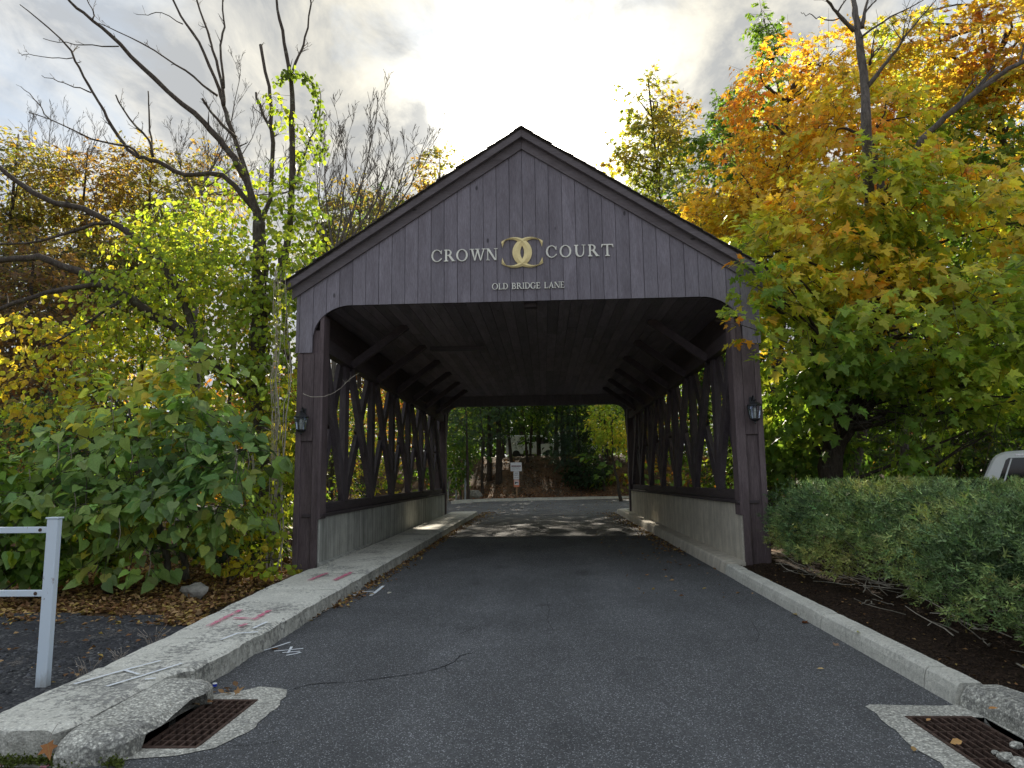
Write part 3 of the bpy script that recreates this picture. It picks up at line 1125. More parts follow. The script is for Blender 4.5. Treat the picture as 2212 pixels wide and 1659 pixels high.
F.append(tuple(range(prof_n)))
F.append(tuple(range(NJ * prof_n + prof_n - 1, NJ * prof_n - 1, -1)))
MB().add(V, F).build('hood_shell', 'concrete_rough', hood, smooth=False)
MB().box(-2.50, -2.46, 4.12, 5.05, -0.35, 0.08).build('back_wall', 'pit_dark', hood)

# ------------------------------------------------------------------ right kerb, in cast lengths
kerb = thing('kerb', 'pale concrete kerb between the road and the mulch bed on the right', 'kerb', (KX1, 7.0, 0))


def kerb_piece(path, w, h, mat, parent, name='kerb_stone', seed=0, batter=0.035):
    V, F = [], []
    n = len(path)
    for i, (x, y) in enumerate(path):
        a, b = Vector(path[max(i - 1, 0)]), Vector(path[min(i + 1, n - 1)])
        d = (b - a).normalized()
        nrm = Vector((d.y, -d.x))            # towards the right of travel
        en = 0.006 if 0 < i < n - 1 else 0.0
        q = [(0, -0.05), (batter * 0.55, h * 0.55), (batter, h - 0.022), (batter + 0.02, h), (w - 0.01, h), (w, h - 0.012), (w, -0.05)]
        for k, (o, z) in enumerate(q):
            r = 0.004 * mnoise.noise(Vector((x * 12 + k, y * 12, seed)))
            z2 = z if (0 < i < n - 1 or z < 0.01) else z - 0.005
            V.append((x + nrm.x * (o + r), y + nrm.y * (o + r), z2 + r))
    m = 7
    for i in range(n - 1):
        for k in range(m - 1):
            F.append((i * m + k, i * m + k + 1, (i + 1) * m + k + 1, (i + 1) * m + k))
    F.append(tuple(range(m)))
    F.append(tuple(range(n * m - 1, (n - 1) * m - 1, -1)))
    return MB().add(V, F).build(name, mat, parent)


cuts = [5.02, 5.42, 7.35, 9.3, 10.55]
for i in range(len(cuts) - 1):
    a, b = cuts[i] + 0.006, cuts[i + 1] - 0.006
    kerb_piece([(KX1 - 0.02 + 0.004 * (y - 5), y) for y in frange(a, b, 0.12)], 0.20, 0.155, 'concrete_kerb', kerb, seed=i)
kerb_piece([(KX1 + 0.01, y) for y in frange(10.56, 11.15, 0.1)], 0.20, 0.16, 'concrete_kerb', kerb, seed=7)
kerb_piece([(KX1 - 0.01 + 0.05 * smooth((5.0 - y) / 0.3), y) for y in frange(2.2, 5.005, 0.07)], 0.30, 0.145, 'concrete_rough', kerb, seed=9, batter=0.06)
# kerb inside the bridge along the right wall
kerb_in = thing('kerb', 'low dirty concrete ledge at the foot of the right wall inside the bridge', 'kerb', (KX1, 18, 0))
for a, b in ((11.16, 15.0), (15.0, 19.0), (19.0, 23.0), (23.0, 27.2)):
    kerb_piece([(KX1 + 0.01, y) for y in frange(a + 0.004, b - 0.004, 0.4)], 0.345, 0.19, 'concrete_wall_warm', kerb_in, seed=a)
kerb_piece([(KX1 + 0.01 + 1.6 * smooth((y - 27.2) / 2.2) ** 2, y) for y in frange(27.2, 29.4, 0.25)], 0.2, 0.15, 'concrete_kerb', kerb_in, seed=3)
# kerb on the far side of the cross road
kerb_far = thing('kerb', 'long pale kerb across the end of the road beyond the bridge', 'kerb', (0, 41, 0))
fk = [(-4.6, 37.4), (-4.3, 38.6), (-3.8, 39.6), (-3.0, 40.4), (-1.6, 40.95)]
fk = [(x, y) for x, y in fk] + [(x, 41.2 + 0.16 * x) for x in frange(0.0, 14, 1.0)]
i0 = 0
while i0 < len(fk) - 1:
    i1 = min(i0 + 3, len(fk) - 1)
    kerb_piece(fk[i0:i1 + 1][::-1] if False else fk[i0:i1 + 1], -0.22, 0.17, 'concrete_kerb', kerb_far, seed=i0, batter=-0.03)
    i0 = i1

# ================================================================== the covered bridge
Y1, Y2 = 11.2, 25.66
SL = 0.65
HR = 7.46
bridge = thing('covered_bridge', 'dark brown timber covered bridge with a gabled front over the road', 'covered bridge', (0, Y1, 0))
XS = 3.57          # side of the portal opening
RX, RZ = 0.64, 0.56


def portal_z(x, ho=4.46, hs=3.66, xs=XS):
    x = abs(x)
    if x >= xs - 1e-6:
        return hs
    if x <= xs - RX:
        return ho
    t = (x - (xs - RX)) / RX
    return ho - RZ * (1 - math.sqrt(max(0.0, 1 - t * t)))


BW = XS * 2 / 32
edges = [-3.86, -3.80] + [-XS + BW * i for i in range(33)] + [3.80, 3.86]
edges = [-3.86, -3.80 + 0.0] + edges[2:]
for i in range(len(edges) - 1):
    a, b = edges[i] + 0.0035, edges[i + 1] - 0.0035
    if b - a < 0.03 and abs(a) > 3.7:
        pass
    n = 8
    bot = []
    for k in range(n + 1):
        x = a + (b - a) * k / n
        zz = portal_z(x if abs(x) < XS else math.copysign(XS, x))
        if abs((a + b) / 2) < XS and abs(x) > XS - 0.004:
            zz = portal_z(math.copysign(XS - 0.004, x))
        if abs((a + b) / 2) > XS:
            zz = 3.66
        bot.append((x, zz))
    if abs(a) < XS - RX and abs(b) < XS - RX:
        bot = [bot[0], bot[-1]]
    ztop = lambda x: HR - 0.30 - SL * abs(x)
    top = [(b, ztop(b))] + ([(0.0, ztop(0))] if a < 0 < b else []) + [(a, ztop(a))]
    dy = random.uniform(-0.005, 0.004)
    MB().prism(bot + top, Y1 - 0.028 + dy, Y1 + dy, None).build('gable_board', 'wood_gable', bridge)
# backing sheet so no light leaks through the joints
bk = [(x, portal_z(x) + 0.02) for x in frange(-XS + 0.01, XS - 0.01, 0.12)]
MB().prism([(-3.84, 3.70), (-XS - 0.01, 3.70)] + bk + [(XS + 0.01, 3.70), (3.84, 3.70), (3.84, HR - 0.4 - SL * 3.84), (0, HR - 0.4), (-3.84, HR - 0.4 - SL * 3.84)],
           Y1 + 0.02, Y1 + 0.10).build('gable_backing', 'wood_beam', bridge)


def rake(x_in, x_out, lo, hi, y0, y1, sgn):
    return [(sgn * x_in, HR - lo - SL * abs(x_in)), (sgn * x_out, HR - lo - SL * abs(x_out)), (sgn * x_out, HR - hi - SL * abs(x_out)), (sgn * x_in, HR - hi - SL * abs(x_in))]


for s in (-1, 1):
    p = rake(0.0015, 3.93, 0.335, 0.135, 0, 0, s)
    MB().prism(p if s > 0 else p[::-1], Y1 - 0.066, Y1 - 0.033).build('rake_trim', 'wood_rake', bridge, bevel=0.003)
    p = rake(0.0015, 3.99, 0.155, 0.03, 0, 0, s)
    MB().prism(p if s > 0 else p[::-1], Y1 - 0.16, Y1 - 0.069).build('barge_board', 'wood_rake', bridge, bevel=0.003)
    p = rake(0.0, 4.02, 0.028, 0.0, 0, 0, s)
    rf = MB().prism(p if s > 0 else p[::-1], Y1 - 0.15, Y2 + 0.3).build('roof', 'shingle', bridge)
    # shingle courses along the front edge
    ca = 1 / math.sqrt(1 + SL * SL)
    L = 4.06 / ca
    q = 0.0
    k = 0
    while q < L - 0.05:
        ww = random.uniform(0.15, 0.30)
        d0, d1 = q, min(q + ww + 0.06, L)
        for row in range(3):
            yy0 = Y1 - 0.20 + row * 0.165 + random.uniform(-0.018, 0.018)
            lift = 0.002 + 0.016 * random.random() ** 2
            V = []
            for d, up in ((d0, 0.002), (d1, 0.014 + lift)):
                x = s * d * ca
                z = HR - SL * abs(x) + 0.002
                for yy in (yy0, yy0 + 0.155):
                    V.append((x - s * 0.0, yy, z + up * 0.6))
                    V.append((x - s * 0.0, yy, z + up + 0.008))
            MB().add(V, [(0, 1, 3, 2), (4, 6, 7, 5), (0, 4, 5, 1), (2, 3, 7, 6), (1, 5, 7, 3), (0, 2, 6, 4)]).build('shingle', 'shingle', rf)
        q += ww
        k += 1
# ridge cap
MB().prism([(-0.13, HR - 0.075), (0, HR + 0.014), (0.13, HR - 0.075), (0.13, HR - 0.05), (0, HR + 0.038), (-0.13, HR - 0.05)], Y1 - 0.19, Y2 + 0.3).build('ridge_cap', 'shingle', bridge)

# corner posts of the front, built up of boards
for s in (-1, 1):
    def X(v):
        return s * v
    def bx(mb, a, b, y0, y1, z0, z1):
        a, b = s * a, s * b
        return mb.box(min(a, b), max(a, b), y0, y1, z0, z1)
    post = bx(MB(), 3.46, 3.81, Y1 + 0.035, Y1 + 0.36, -0.05, 4.05).build('corner_post', 'wood_post', bridge, bevel=0.004)
    bx(MB(), 3.425, 3.535, Y1 - 0.005, Y1 + 0.032, -0.05, 3.655 if s < 0 else 3.655).build('post_trim', 'wood_post', post, bevel=0.004)
    bx(MB(), 3.735, 3.825, Y1 - 0.005, Y1 + 0.032, -0.05, 3.655).build('post_trim', 'wood_post', post, bevel=0.004)
    bx(MB(), 3.54, 3.73, Y1 - 0.001, Y1 + 0.032, 2.18, 3.655).build('post_panel', 'wood_post', post, bevel=0.003)
    bx(MB(), 3.385, 3.455, Y1 + 0.0, Y1 + 0.30, 0.9, 4.30).build('post_return', 'wood_post', post, bevel=0.003)

# parapet walls
WI = 3.40
HSL0, HSL1, HSR0, HSR1 = 0.93, 0.87, 1.08, 0.93


def wall(s, z0, z1, mat, label, xin, ya, yb):
    mb = MB()
    xi, xo = s * xin, s * (xin + 0.26)
    V = [(xi, ya, -0.05), (xo, ya, -0.05), (xo, yb, -0.05), (xi, yb, -0.05), (xi, ya, z0), (xo, ya, z0), (xo, yb, z1), (xi, yb, z1)]
    mb.add(V, [(0, 3, 2, 1), (4, 5, 6, 7), (0, 1, 5, 4), (1, 2, 6, 5), (2, 3, 7, 6), (3, 0, 4, 7)])
    o = mb.build('parapet_wall', mat, bridge, bevel=0.008)
    o['label'] = label
    return o


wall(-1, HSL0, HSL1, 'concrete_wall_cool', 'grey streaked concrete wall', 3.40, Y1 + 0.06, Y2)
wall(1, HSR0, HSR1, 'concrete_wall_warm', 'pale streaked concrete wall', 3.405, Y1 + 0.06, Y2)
mb = MB()
mb.add([(-3.40, Y1 + 0.02, 0.1), (-3.27, Y1 + 0.02, 0.1), (-3.36, Y1 + 3.4, 0.1), (-3.40, Y1 + 3.4, 0.1), (-3.40, Y1 + 0.02, 0.205), (-3.30, Y1 + 0.02, 0.188), (-3.37, Y1 + 3.4, 0.188), (-3.40, Y1 + 3.4, 0.205)],
       [(0, 3, 2, 1), (4, 5, 6, 7), (0, 1, 5, 4), (1, 2, 6, 5), (2, 3, 7, 6), (3, 0, 4, 7)])
mb.build('wall_foot', 'concrete_wall_cool', bridge)

for s, h0, h1 in ((-1, HSL0, HSL1), (1, HSR0, HSR1)):
    def hz(y):
        return h0 + (h1 - h0) * (y - Y1) / (Y2 - Y1)
    ya, yb = Y1 + 0.01, Y2 + 0.05
    # cap board and sill beam
    MB().beam((s * 3.52, ya, hz(ya) + 0.028), (s * 3.52, yb, hz(yb) + 0.028), 0.05, 0.34).build('wall_cap', 'wood_beam', bridge, bevel=0.004)
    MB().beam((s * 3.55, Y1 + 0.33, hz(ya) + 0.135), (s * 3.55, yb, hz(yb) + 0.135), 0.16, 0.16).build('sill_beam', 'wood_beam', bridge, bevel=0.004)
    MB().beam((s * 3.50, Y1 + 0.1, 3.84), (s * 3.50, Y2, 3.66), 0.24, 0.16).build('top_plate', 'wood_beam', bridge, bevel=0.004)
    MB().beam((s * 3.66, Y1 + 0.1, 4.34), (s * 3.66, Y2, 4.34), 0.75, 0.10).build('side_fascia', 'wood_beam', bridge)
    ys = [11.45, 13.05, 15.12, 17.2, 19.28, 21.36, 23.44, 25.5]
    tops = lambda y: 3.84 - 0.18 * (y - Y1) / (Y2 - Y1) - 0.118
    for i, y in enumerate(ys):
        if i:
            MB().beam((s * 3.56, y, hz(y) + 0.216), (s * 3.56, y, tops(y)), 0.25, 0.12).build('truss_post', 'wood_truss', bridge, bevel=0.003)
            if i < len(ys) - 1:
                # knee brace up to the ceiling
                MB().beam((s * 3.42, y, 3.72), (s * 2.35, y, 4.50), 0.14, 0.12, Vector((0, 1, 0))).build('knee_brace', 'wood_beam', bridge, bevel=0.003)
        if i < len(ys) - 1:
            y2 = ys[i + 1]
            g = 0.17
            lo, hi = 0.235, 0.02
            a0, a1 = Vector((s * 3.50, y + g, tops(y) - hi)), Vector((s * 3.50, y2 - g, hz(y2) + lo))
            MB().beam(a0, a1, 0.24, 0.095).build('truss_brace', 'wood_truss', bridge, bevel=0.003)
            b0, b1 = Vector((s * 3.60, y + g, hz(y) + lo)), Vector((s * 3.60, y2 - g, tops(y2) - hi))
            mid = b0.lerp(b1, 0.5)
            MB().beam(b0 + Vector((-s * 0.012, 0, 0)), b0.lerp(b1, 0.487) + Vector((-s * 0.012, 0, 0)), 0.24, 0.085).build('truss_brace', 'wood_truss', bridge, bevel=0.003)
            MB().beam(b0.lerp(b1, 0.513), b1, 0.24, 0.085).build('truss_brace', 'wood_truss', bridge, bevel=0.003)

# ceiling boards, laid lengthwise with staggered joints
xb = frange(-3.6, 3.6, 0.20)
for i in range(len(xb) - 1):
    cutp = [Y1 + 0.12] + sorted([Y1 + 2.2 + random.uniform(0, 3.2), Y1 + 7.2 + random.uniform(0, 4.2)]) + [Y2 - 0.1]
    for a, b in zip(cutp[:-1], cutp[1:]):
        z = 4.50 + random.uniform(-0.003, 0.003)
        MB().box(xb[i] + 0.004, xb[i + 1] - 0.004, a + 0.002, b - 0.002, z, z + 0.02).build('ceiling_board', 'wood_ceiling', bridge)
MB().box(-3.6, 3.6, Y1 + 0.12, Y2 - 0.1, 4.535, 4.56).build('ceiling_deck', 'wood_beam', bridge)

# far portal
arch = []
for x in frange(-3.50, 3.50, 0.05):
    ax = abs(x)
    xs2 = 3.34
    if ax > xs2:
        z = 3.0
    elif ax < xs2 - 0.45:
        z = 4.12
    else:
        t = (ax - (xs2 - 0.45)) / 0.45
        z = 4.12 - 0.42 * (1 - math.sqrt(max(0, 1 - t * t)))
    arch.append((x, z))
poly_top = [(3.86, HR - 0.3 - SL * 3.86), (0, HR - 0.3), (-3.86, HR - 0.3 - SL * 3.86)]
MB().prism([(-3.86, 3.0)] + arch + [(3.86, 3.0)] + poly_top, Y2, Y2 + 0.05).build('far_gable', 'wood_gable', bridge)
for s in (-1, 1):
    MB().box(min(s * 3.36, s * 3.82), max(s * 3.36, s * 3.82), Y2 - 0.3, Y2 - 0.005, -0.05, 3.9).build('corner_post', 'wood_post', bridge, bevel=0.004)

# ceiling light fixtures
fx = at(990, 756, 15.6)
t = thing('ceiling_light', 'long dark unlit strip light under the bridge ceiling', 'ceiling light', (fx.x, 15.4, 4.47))
MB().box(fx.x - 0.62, fx.x + 0.62, 15.3, 15.46, 4.415, 4.495).build('housing', 'fixture', t, bevel=0.006)
MB().box(fx.x - 0.58, fx.x + 0.58, 15.325, 15.435, 4.395, 4.413).build('diffuser', 'fixture', t, bevel=0.004)
t = thing('junction_box', 'small square box on the ceiling just inside the gable', 'electrical box', (0.12, 11.5, 4.46))
MB().box(0.0, 0.22, 11.45, 11.6, 4.42, 4.495).build('box', 'wood_beam', t, bevel=0.004)
MB().box(0.02, 0.20, 11.435, 11.448, 4.43, 4.485).build('cover', 'fixture', t)


# ------------------------------------------------------------------ carriage lanterns
def lantern(x, y, zc, label, loc_y):
    t = thing('wall_lantern', label, 'lantern', (x, y, zc), 'carriage lanterns on the bridge posts')
    yc = y - 0.14
    MB().box(x - 0.035, x + 0.035, y - 0.022, y, zc + 0.06, zc + 0.26).build('back_plate', 'black_metal', t, bevel=0.004)
    MB().tube([(x, y - 0.02, zc + 0.20), (x, y - 0.09, zc + 0.275), (x, yc, zc + 0.24), (x, yc, zc + 0.17)], 0.011, 6).build('arm', 'black_metal', t)
    MB().lathe(x, yc, [(0.012, zc + 0.215), (0.028, zc + 0.20), (0.02, zc + 0.18), (0.075, zc + 0.150), (0.118, zc + 0.118), (0.128, zc + 0.105), (0.118, zc + 0.098)]).build('cap', 'black_metal', t)
    MB().lathe(x, yc, [(0.082, zc - 0.098), (0.082, zc - 0.112), (0.05, zc - 0.135), (0.014, zc - 0.150), (0.016, zc - 0.172), (0.004, zc - 0.186)]).build('base', 'black_metal', t)
    cg = MB()
    n = 6
    for k in range(n):
        a = 2 * math.pi * (k + 0.5) / n
        a2 = 2 * math.pi * (k + 1.5) / n
        pt = (x + 0.112 * math.cos(a), yc + 0.112 * math.sin(a), zc + 0.098)
        pb = (x + 0.078 * math.cos(a), yc + 0.078 * math.sin(a), zc - 0.098)
        cg.tube([pt, pb], 0.0055, 4)
        pt2 = (x + 0.112 * math.cos(a2), yc + 0.112 * math.sin(a2), zc + 0.098)
        pb2 = (x + 0.078 * math.cos(a2), yc + 0.078 * math.sin(a2), zc - 0.098)
        m1_, m2_ = Vector(pt).lerp(Vector(pb), 0.5), Vector(pt2).lerp(Vector(pb2), 0.5)
        cg.tube([m1_, m2_], 0.003, 4)
        cg.tube([Vector(pt).lerp(Vector(pt2), 0.5), Vector(pb).lerp(Vector(pb2), 0.5)], 0.003, 4)
    cg.build('cage', 'black_metal', t)
    MB().lathe(x, yc, [(0.072, zc - 0.094), (0.105, zc + 0.094)]).build('glass', 'lantern_glass', t)
    MB().lathe(x, yc, [(0.030, zc - 0.095), (0.030, zc + 0.02), (0.022, zc + 0.03), (0.024, zc + 0.055), (0.010, zc + 0.075)], 10).build('bulb', 'candle', t, smooth=True)


lantern(-3.685, Y1 - 0.003, 2.46, 'black six sided lantern on the left post of the bridge', 0)
lantern(3.655, Y1 - 0.003, 2.52, 'black six sided lantern on the right post, by the maple leaves', 0)


# ------------------------------------------------------------------ raised letters
class GL:
    """letter builder: strokes in x,z, each a hair thicker than the last so none share a plane"""
    def __init__(s, ox, oz, h, wx=1.0, rot=0.0):
        s.mb = MB()
        s.ox, s.oz, s.h, s.wx, s.k = ox, oz, h, wx, 0

    def poly(s, pts):
        yb = Y1 - 0.034
        yf = yb - 0.020 - 0.0006 * s.k
        s.k += 1
        P = [(s.ox + p[0] * s.h * s.wx, s.oz + p[1] * s.h) for p in pts]
        s.mb.prism(P, yf, yb)

    def rect(s, x0, z0, x1, z1):
        s.poly([(x0, z0), (x1, z0), (x1, z1), (x0, z1)])

    def serif(s, xc, z, w, up):
        if up:
            s.poly([(xc - w, z), (xc + w, z), (xc + w, z + 0.05), (xc + w * 0.35, z + 0.10), (xc - w * 0.35, z + 0.10), (xc - w, z + 0.05)])
        else:
            s.poly([(xc - w, z - 0.05), (xc - w * 0.35, z - 0.10), (xc + w * 0.35, z - 0.10), (xc + w, z - 0.05), (xc + w, z), (xc - w, z)])

    def arc(s, cx, cz, rx, rz, ix, iz, a0, a1, dx=0.0, n=18):
        """crescent strip between outer and inner ellipse, in quads"""
        for i in range(n):
            t0 = math.radians(a0 + (a1 - a0) * i / n)
            t1 = math.radians(a0 + (a1 - a0) * (i + 1) / n)
            o0 = (cx + rx * math.cos(t0), cz + rz * math.sin(t0))
            o1 = (cx + rx * math.cos(t1), cz + rz * math.sin(t1))
            i0_ = (cx + dx + ix * math.cos(t0), cz + iz * math.sin(t0))
            i1_ = (cx + dx + ix * math.cos(t1), cz + iz * math.sin(t1))
            k = s.k
            s.poly([i0_, o0, o1, i1_])
            s.k = k
        s.k += 1


def glyph(ch, ox, oz, h, parent, mat='letter_cream'):
    g = GL(ox, oz, h)
    S = 0.155
    if ch == 'C':
        g.arc(0.46, 0.5, 0.46, 0.52, 0.33, 0.46, 42, 318, 0.02)
        g.poly([(0.74, 0.72), (0.86, 0.62), (0.87, 0.98), (0.80, 0.90)])
        g.poly([(0.72, 0.20), (0.78, 0.12), (0.90, 0.24), (0.86, 0.30)])
        wd = 0.96
    elif ch == 'O':
        g.arc(0.48, 0.5, 0.48, 0.52, 0.33, 0.455, 0, 360, 0.0, 28)
        wd = 1.04
    elif ch == 'R':
        g.rect(0.12, 0.02, 0.12 + S, 0.98)
        g.arc(0.36, 0.74, 0.30, 0.26, 0.16, 0.19, -90, 90, 0, 12)
        g.rect(0.05, 0.925, 0.37, 1.0)
        g.rect(0.25, 0.48, 0.37, 0.54)
        g.poly([(0.36, 0.50), (0.70, 0.0), (0.92, 0.0), (0.54, 0.53)])
        g.serif(0.20, 0.0, 0.18, True)
        g.rect(0.66, 0.0, 0.96, 0.045)
        wd = 0.96
    elif ch == 'W':
        g.poly([(0.10, 1.0), (0.38, 0.0), (0.46, 0.0), (0.28, 1.0)])
        g.poly([(0.38, 0.0), (0.46, 0.0), (0.70, 0.92), (0.62, 1.0)])
        g.poly([(0.54, 1.0), (0.86, 0.0), (0.94, 0.0), (0.73, 1.0)])
        g.poly([(0.86, 0.0), (0.94, 0.0), (1.22, 1.0), (1.14, 1.0)])
        g.rect(0.0, 0.95, 0.38, 1.0)
        g.rect(0.46, 0.95, 0.82, 1.0)
        g.rect(1.02, 0.95, 1.32, 1.0)
        wd = 1.26
    elif ch == 'N':
        g.rect(0.13, 0.02, 0.20, 0.98)
        g.rect(0.80, 0.0, 0.87, 0.98)
        g.poly([(0.08, 1.0), (0.72, 0.0), (0.87, 0.0), (0.28, 1.0)])
        g.rect(0.02, 0.95, 0.28, 1.0)
        g.rect(0.03, 0.0, 0.32, 0.05)
        g.rect(0.68, 0.95, 0.98, 1.0)
        wd = 1.0
    elif ch == 'U':
        g.rect(0.10, 0.38, 0.10 + S, 0.98)
        g.rect(0.74, 0.38, 0.81, 0.98)
        g.arc(0.455, 0.40, 0.355, 0.42, 0.22, 0.34, 180, 360, 0.035, 14)
        g.serif(0.175, 1.0, 0.17, False)
        g.rect(0.62, 0.95, 0.93, 1.0)
        wd = 0.94
    elif ch == 'T':
        g.rect(0.42, 0.02, 0.42 + S, 0.96)
        g.rect(0.04, 0.92, 0.96, 1.0)
        g.poly([(0.0, 0.74), (0.05, 0.74), (0.13, 0.93), (0.03, 1.0)])
        g.poly([(0.94, 0.74), (1.0, 0.74), (0.97, 1.0), (0.86, 0.93)])
        g.serif(0.50, 0.0, 0.19, True)
        wd = 1.0
    elif ch == 'L':
        g.rect(0.10, 0.02, 0.24, 0.98)
        g.rect(0.04, 0.0, 0.62, 0.07)
        g.poly([(0.56, 0.0), (0.64, 0.0), (0.68, 0.26), (0.63, 0.26)])
        g.rect(0.02, 0.95, 0.34, 1.0)
        wd = 0.74
    elif ch == 'D':
        g.rect(0.10, 0.02, 0.24, 0.98)
        g.arc(0.34, 0.5, 0.48, 0.5, 0.34, 0.43, -90, 90, 0, 16)
        g.rect(0.02, 0.93, 0.345, 1.0)
        g.rect(0.02, 0.0, 0.345, 0.07)
        wd = 0.90
    elif ch == 'B':
        g.rect(0.10, 0.02, 0.24, 0.98)
        g.arc(0.36, 0.75, 0.26, 0.25, 0.14, 0.18, -90, 90, 0, 12)
        g.arc(0.38, 0.27, 0.31, 0.27, 0.18, 0.20, -90, 90, 0, 12)
        g.rect(0.02, 0.93, 0.365, 1.0)
        g.rect(0.24, 0.48, 0.38, 0.54)
        g.rect(0.02, 0.0, 0.385, 0.07)
        wd = 0.78
    elif ch == 'I':
        g.rect(0.12, 0.02, 0.26, 0.98)
        g.rect(0.03, 0.95, 0.35, 1.0)
        g.rect(0.03, 0.0, 0.35, 0.05)
        wd = 0.42
    elif ch == 'G':
        g.arc(0.44, 0.5, 0.43, 0.52, 0.29, 0.45, 45, 315, 0.02)
        g.rect(0.66, 0.06, 0.79, 0.44)
        g.rect(0.56, 0.40, 0.88, 0.45)
        g.poly([(0.70, 0.72), (0.78, 0.66), (0.79, 0.98), (0.74, 0.90)])
        wd = 0.94
    elif ch == 'E':
        g.rect(0.10, 0.02, 0.24, 0.98)
        g.rect(0.03, 0.93, 0.62, 1.0)
        g.rect(0.03, 0.0, 0.64, 0.07)
        g.rect(0.24, 0.47, 0.50, 0.53)
        g.rect(0.57, 0.76, 0.62, 0.94)
        g.rect(0.60, 0.06, 0.66, 0.26)
        g.rect(0.46, 0.39, 0.51, 0.61)
        wd = 0.76
    elif ch == 'A':
        g.poly([(0.08, 0.0), (0.15, 0.0), (0.46, 0.88), (0.40, 1.0)])
        g.poly([(0.62, 0.0), (0.79, 0.0), (0.48, 1.0), (0.38, 1.0)])
        g.rect(0.22, 0.30, 0.62, 0.36)
        g.rect(0.0, 0.0, 0.25, 0.045)
        g.rect(0.54, 0.0, 0.88, 0.045)
        wd = 0.88
    g.mb.build('letter', mat, parent, recalc=True)
    return wd * h


def word(txt, x0, x1, z0, h, parent, gap=0.02, space=0.4):
    # measure first, then spread to fit x0..x1
    W = {'C': 0.96, 'O': 1.04, 'R': 0.96, 'W': 1.26, 'N': 1.0, 'U': 0.94, 'T': 1.0, 'L': 0.74, 'D': 0.90, 'B': 0.78, 'I': 0.42, 'G': 0.94, 'E': 0.76, 'A': 0.88, ' ': space}
    tot = sum(W[c] for c in txt) * h
    g = (x1 - x0 - tot) / max(1, len(txt) - 1)
    x = x0
    for c in txt:
        if c != ' ':
            glyph(c, x, z0, h, parent)
        x += W[c] * h + g


sign = thing('name_sign', 'cream capitals CROWN COURT with a gold double C on the gable', 'sign', (0, Y1, 5.2))
word('CROWN', -1.555, -0.425, 5.17, 0.205, sign)
word('COURT', 0.385, 1.515, 5.19, 0.205, sign)


def crescent(cx, sgn, dy):
    """one of the two interlocked gold letters: ridge-shaped section"""
    mb = MB()
    n = 40
    V, F = [], []
    yb = Y1 - 0.033
    a0, a1 = 46, 314
    for i in range(n + 1):
        t = math.radians(a0 + (a1 - a0) * i / n)
        e = min(1.0, min(i, n - i) / 4.0)
        ox, oz = 0.295 * math.cos(t), 0.266 * math.sin(t)
        ix, iz = 0.066 + 0.228 * math.cos(t), 0.228 * math.sin(t)
        if i < 3 or i > n - 3:
            k = (3 - min(i, n - i)) / 3
            ix -= 0.02 * k
            iz -= math.copysign(0.075 * k, math.sin(t))
            ox += 0.015 * k
        mx_, mz_ = (ox + ix) / 2, (oz + iz) / 2
        for (x, z, y) in ((ox, oz, yb), (ox, oz, yb - 0.014 - dy), (mx_, mz_, yb - 0.034 - dy), (ix, iz, yb - 0.014 - dy), (ix, iz, yb)):
            V.append((cx + sgn * x, y, 5.295 + z))
    for i in range(n):
        for k in range(5):
            k2 = (k + 1) % 5
            F.append((i * 5 + k, i * 5 + k2, (i + 1) * 5 + k2, (i + 1) * 5 + k))
    F.append((0, 1, 2, 3, 4))
    F.append(tuple(range(n * 5 + 4, n * 5 - 1, -1)))
    return mb.add(V, F).build('monogram', 'gold', sign)


crescent(0.115, 1, 0.0)
crescent(-0.145, -1, 0.004)
lane = thing('street_name_sign', 'small cream capitals OLD BRIDGE LANE low on the gable', 'sign', (0.08, Y1, 4.66))
word('OLD BRIDGE LANE', -0.53, 0.69, 4.662, 0.105, lane, space=0.55)

# ================================================================== vegetation
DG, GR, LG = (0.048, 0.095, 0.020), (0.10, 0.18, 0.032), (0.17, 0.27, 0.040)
LIME, YEL, GOLD = (0.30, 0.38, 0.04), (0.54, 0.46, 0.05), (0.66, 0.42, 0.04)
ORG, RUST, BRN = (0.66, 0.30, 0.04), (0.34, 0.13, 0.03), (0.17, 0.085, 0.035)


def foliage(parent, blobs, n, m, L, W, size, tm, cols, wts, seed, scale=0.9, singles=0, key=None, mat='leaf_joined', smat='leaf_single',
            grad=None, name='crown', droop=0.25, shell=0.45, hang=0.35, up=0.7, twig=0.0, every=1, zmin=0.15, jit=0.18, part_name='leaf', stuff=False, keepf=None):
    P, Dr, N, sid, C, tw = crown_points(blobs, n, m, L, W, seed, droop, shell, hang, up, zmin)
    if keepf is not None:
        ok = keepf(P)
        P, Dr, N, sid = P[ok], Dr[ok], N[ok], sid[ok]
    col = palette(P, sid, C, cols, wts, scale, seed + 5, jit, grad)
    r = np.random.default_rng(seed + 9)
    S = size * (0.45 + 0.95 * r.random(len(P)))
    rest = np.ones(len(P), bool)
    org = origin_of(parent)
    if singles:
        u, v = proj_np(P)
        dist = np.linalg.norm(P - CAMP, axis=1)
        dist = dist / S * size
        dist[(u < -20) | (u > 2230) | (v < -20) | (v > 1680)] = 1e9
        pick = np.argsort(dist)[:singles]
        rest[pick] = False
        leaf_objects(P[pick], Dr[pick], N[pick], S[pick], col[pick], key, tm, parent, part_name, smat)
    me = leaves_mesh(name, P[rest], Dr[rest], N[rest], S[rest], col[rest], tm, org)
    o = link_mesh(name, me, mat, parent)
    if stuff or singles:
        o['kind'] = 'stuff'
    if twig:
        to = link_mesh('twigs', twig_mesh(tw, twig, org, every), 'bark_twig', parent)
        to['kind'] = 'stuff'
    return P


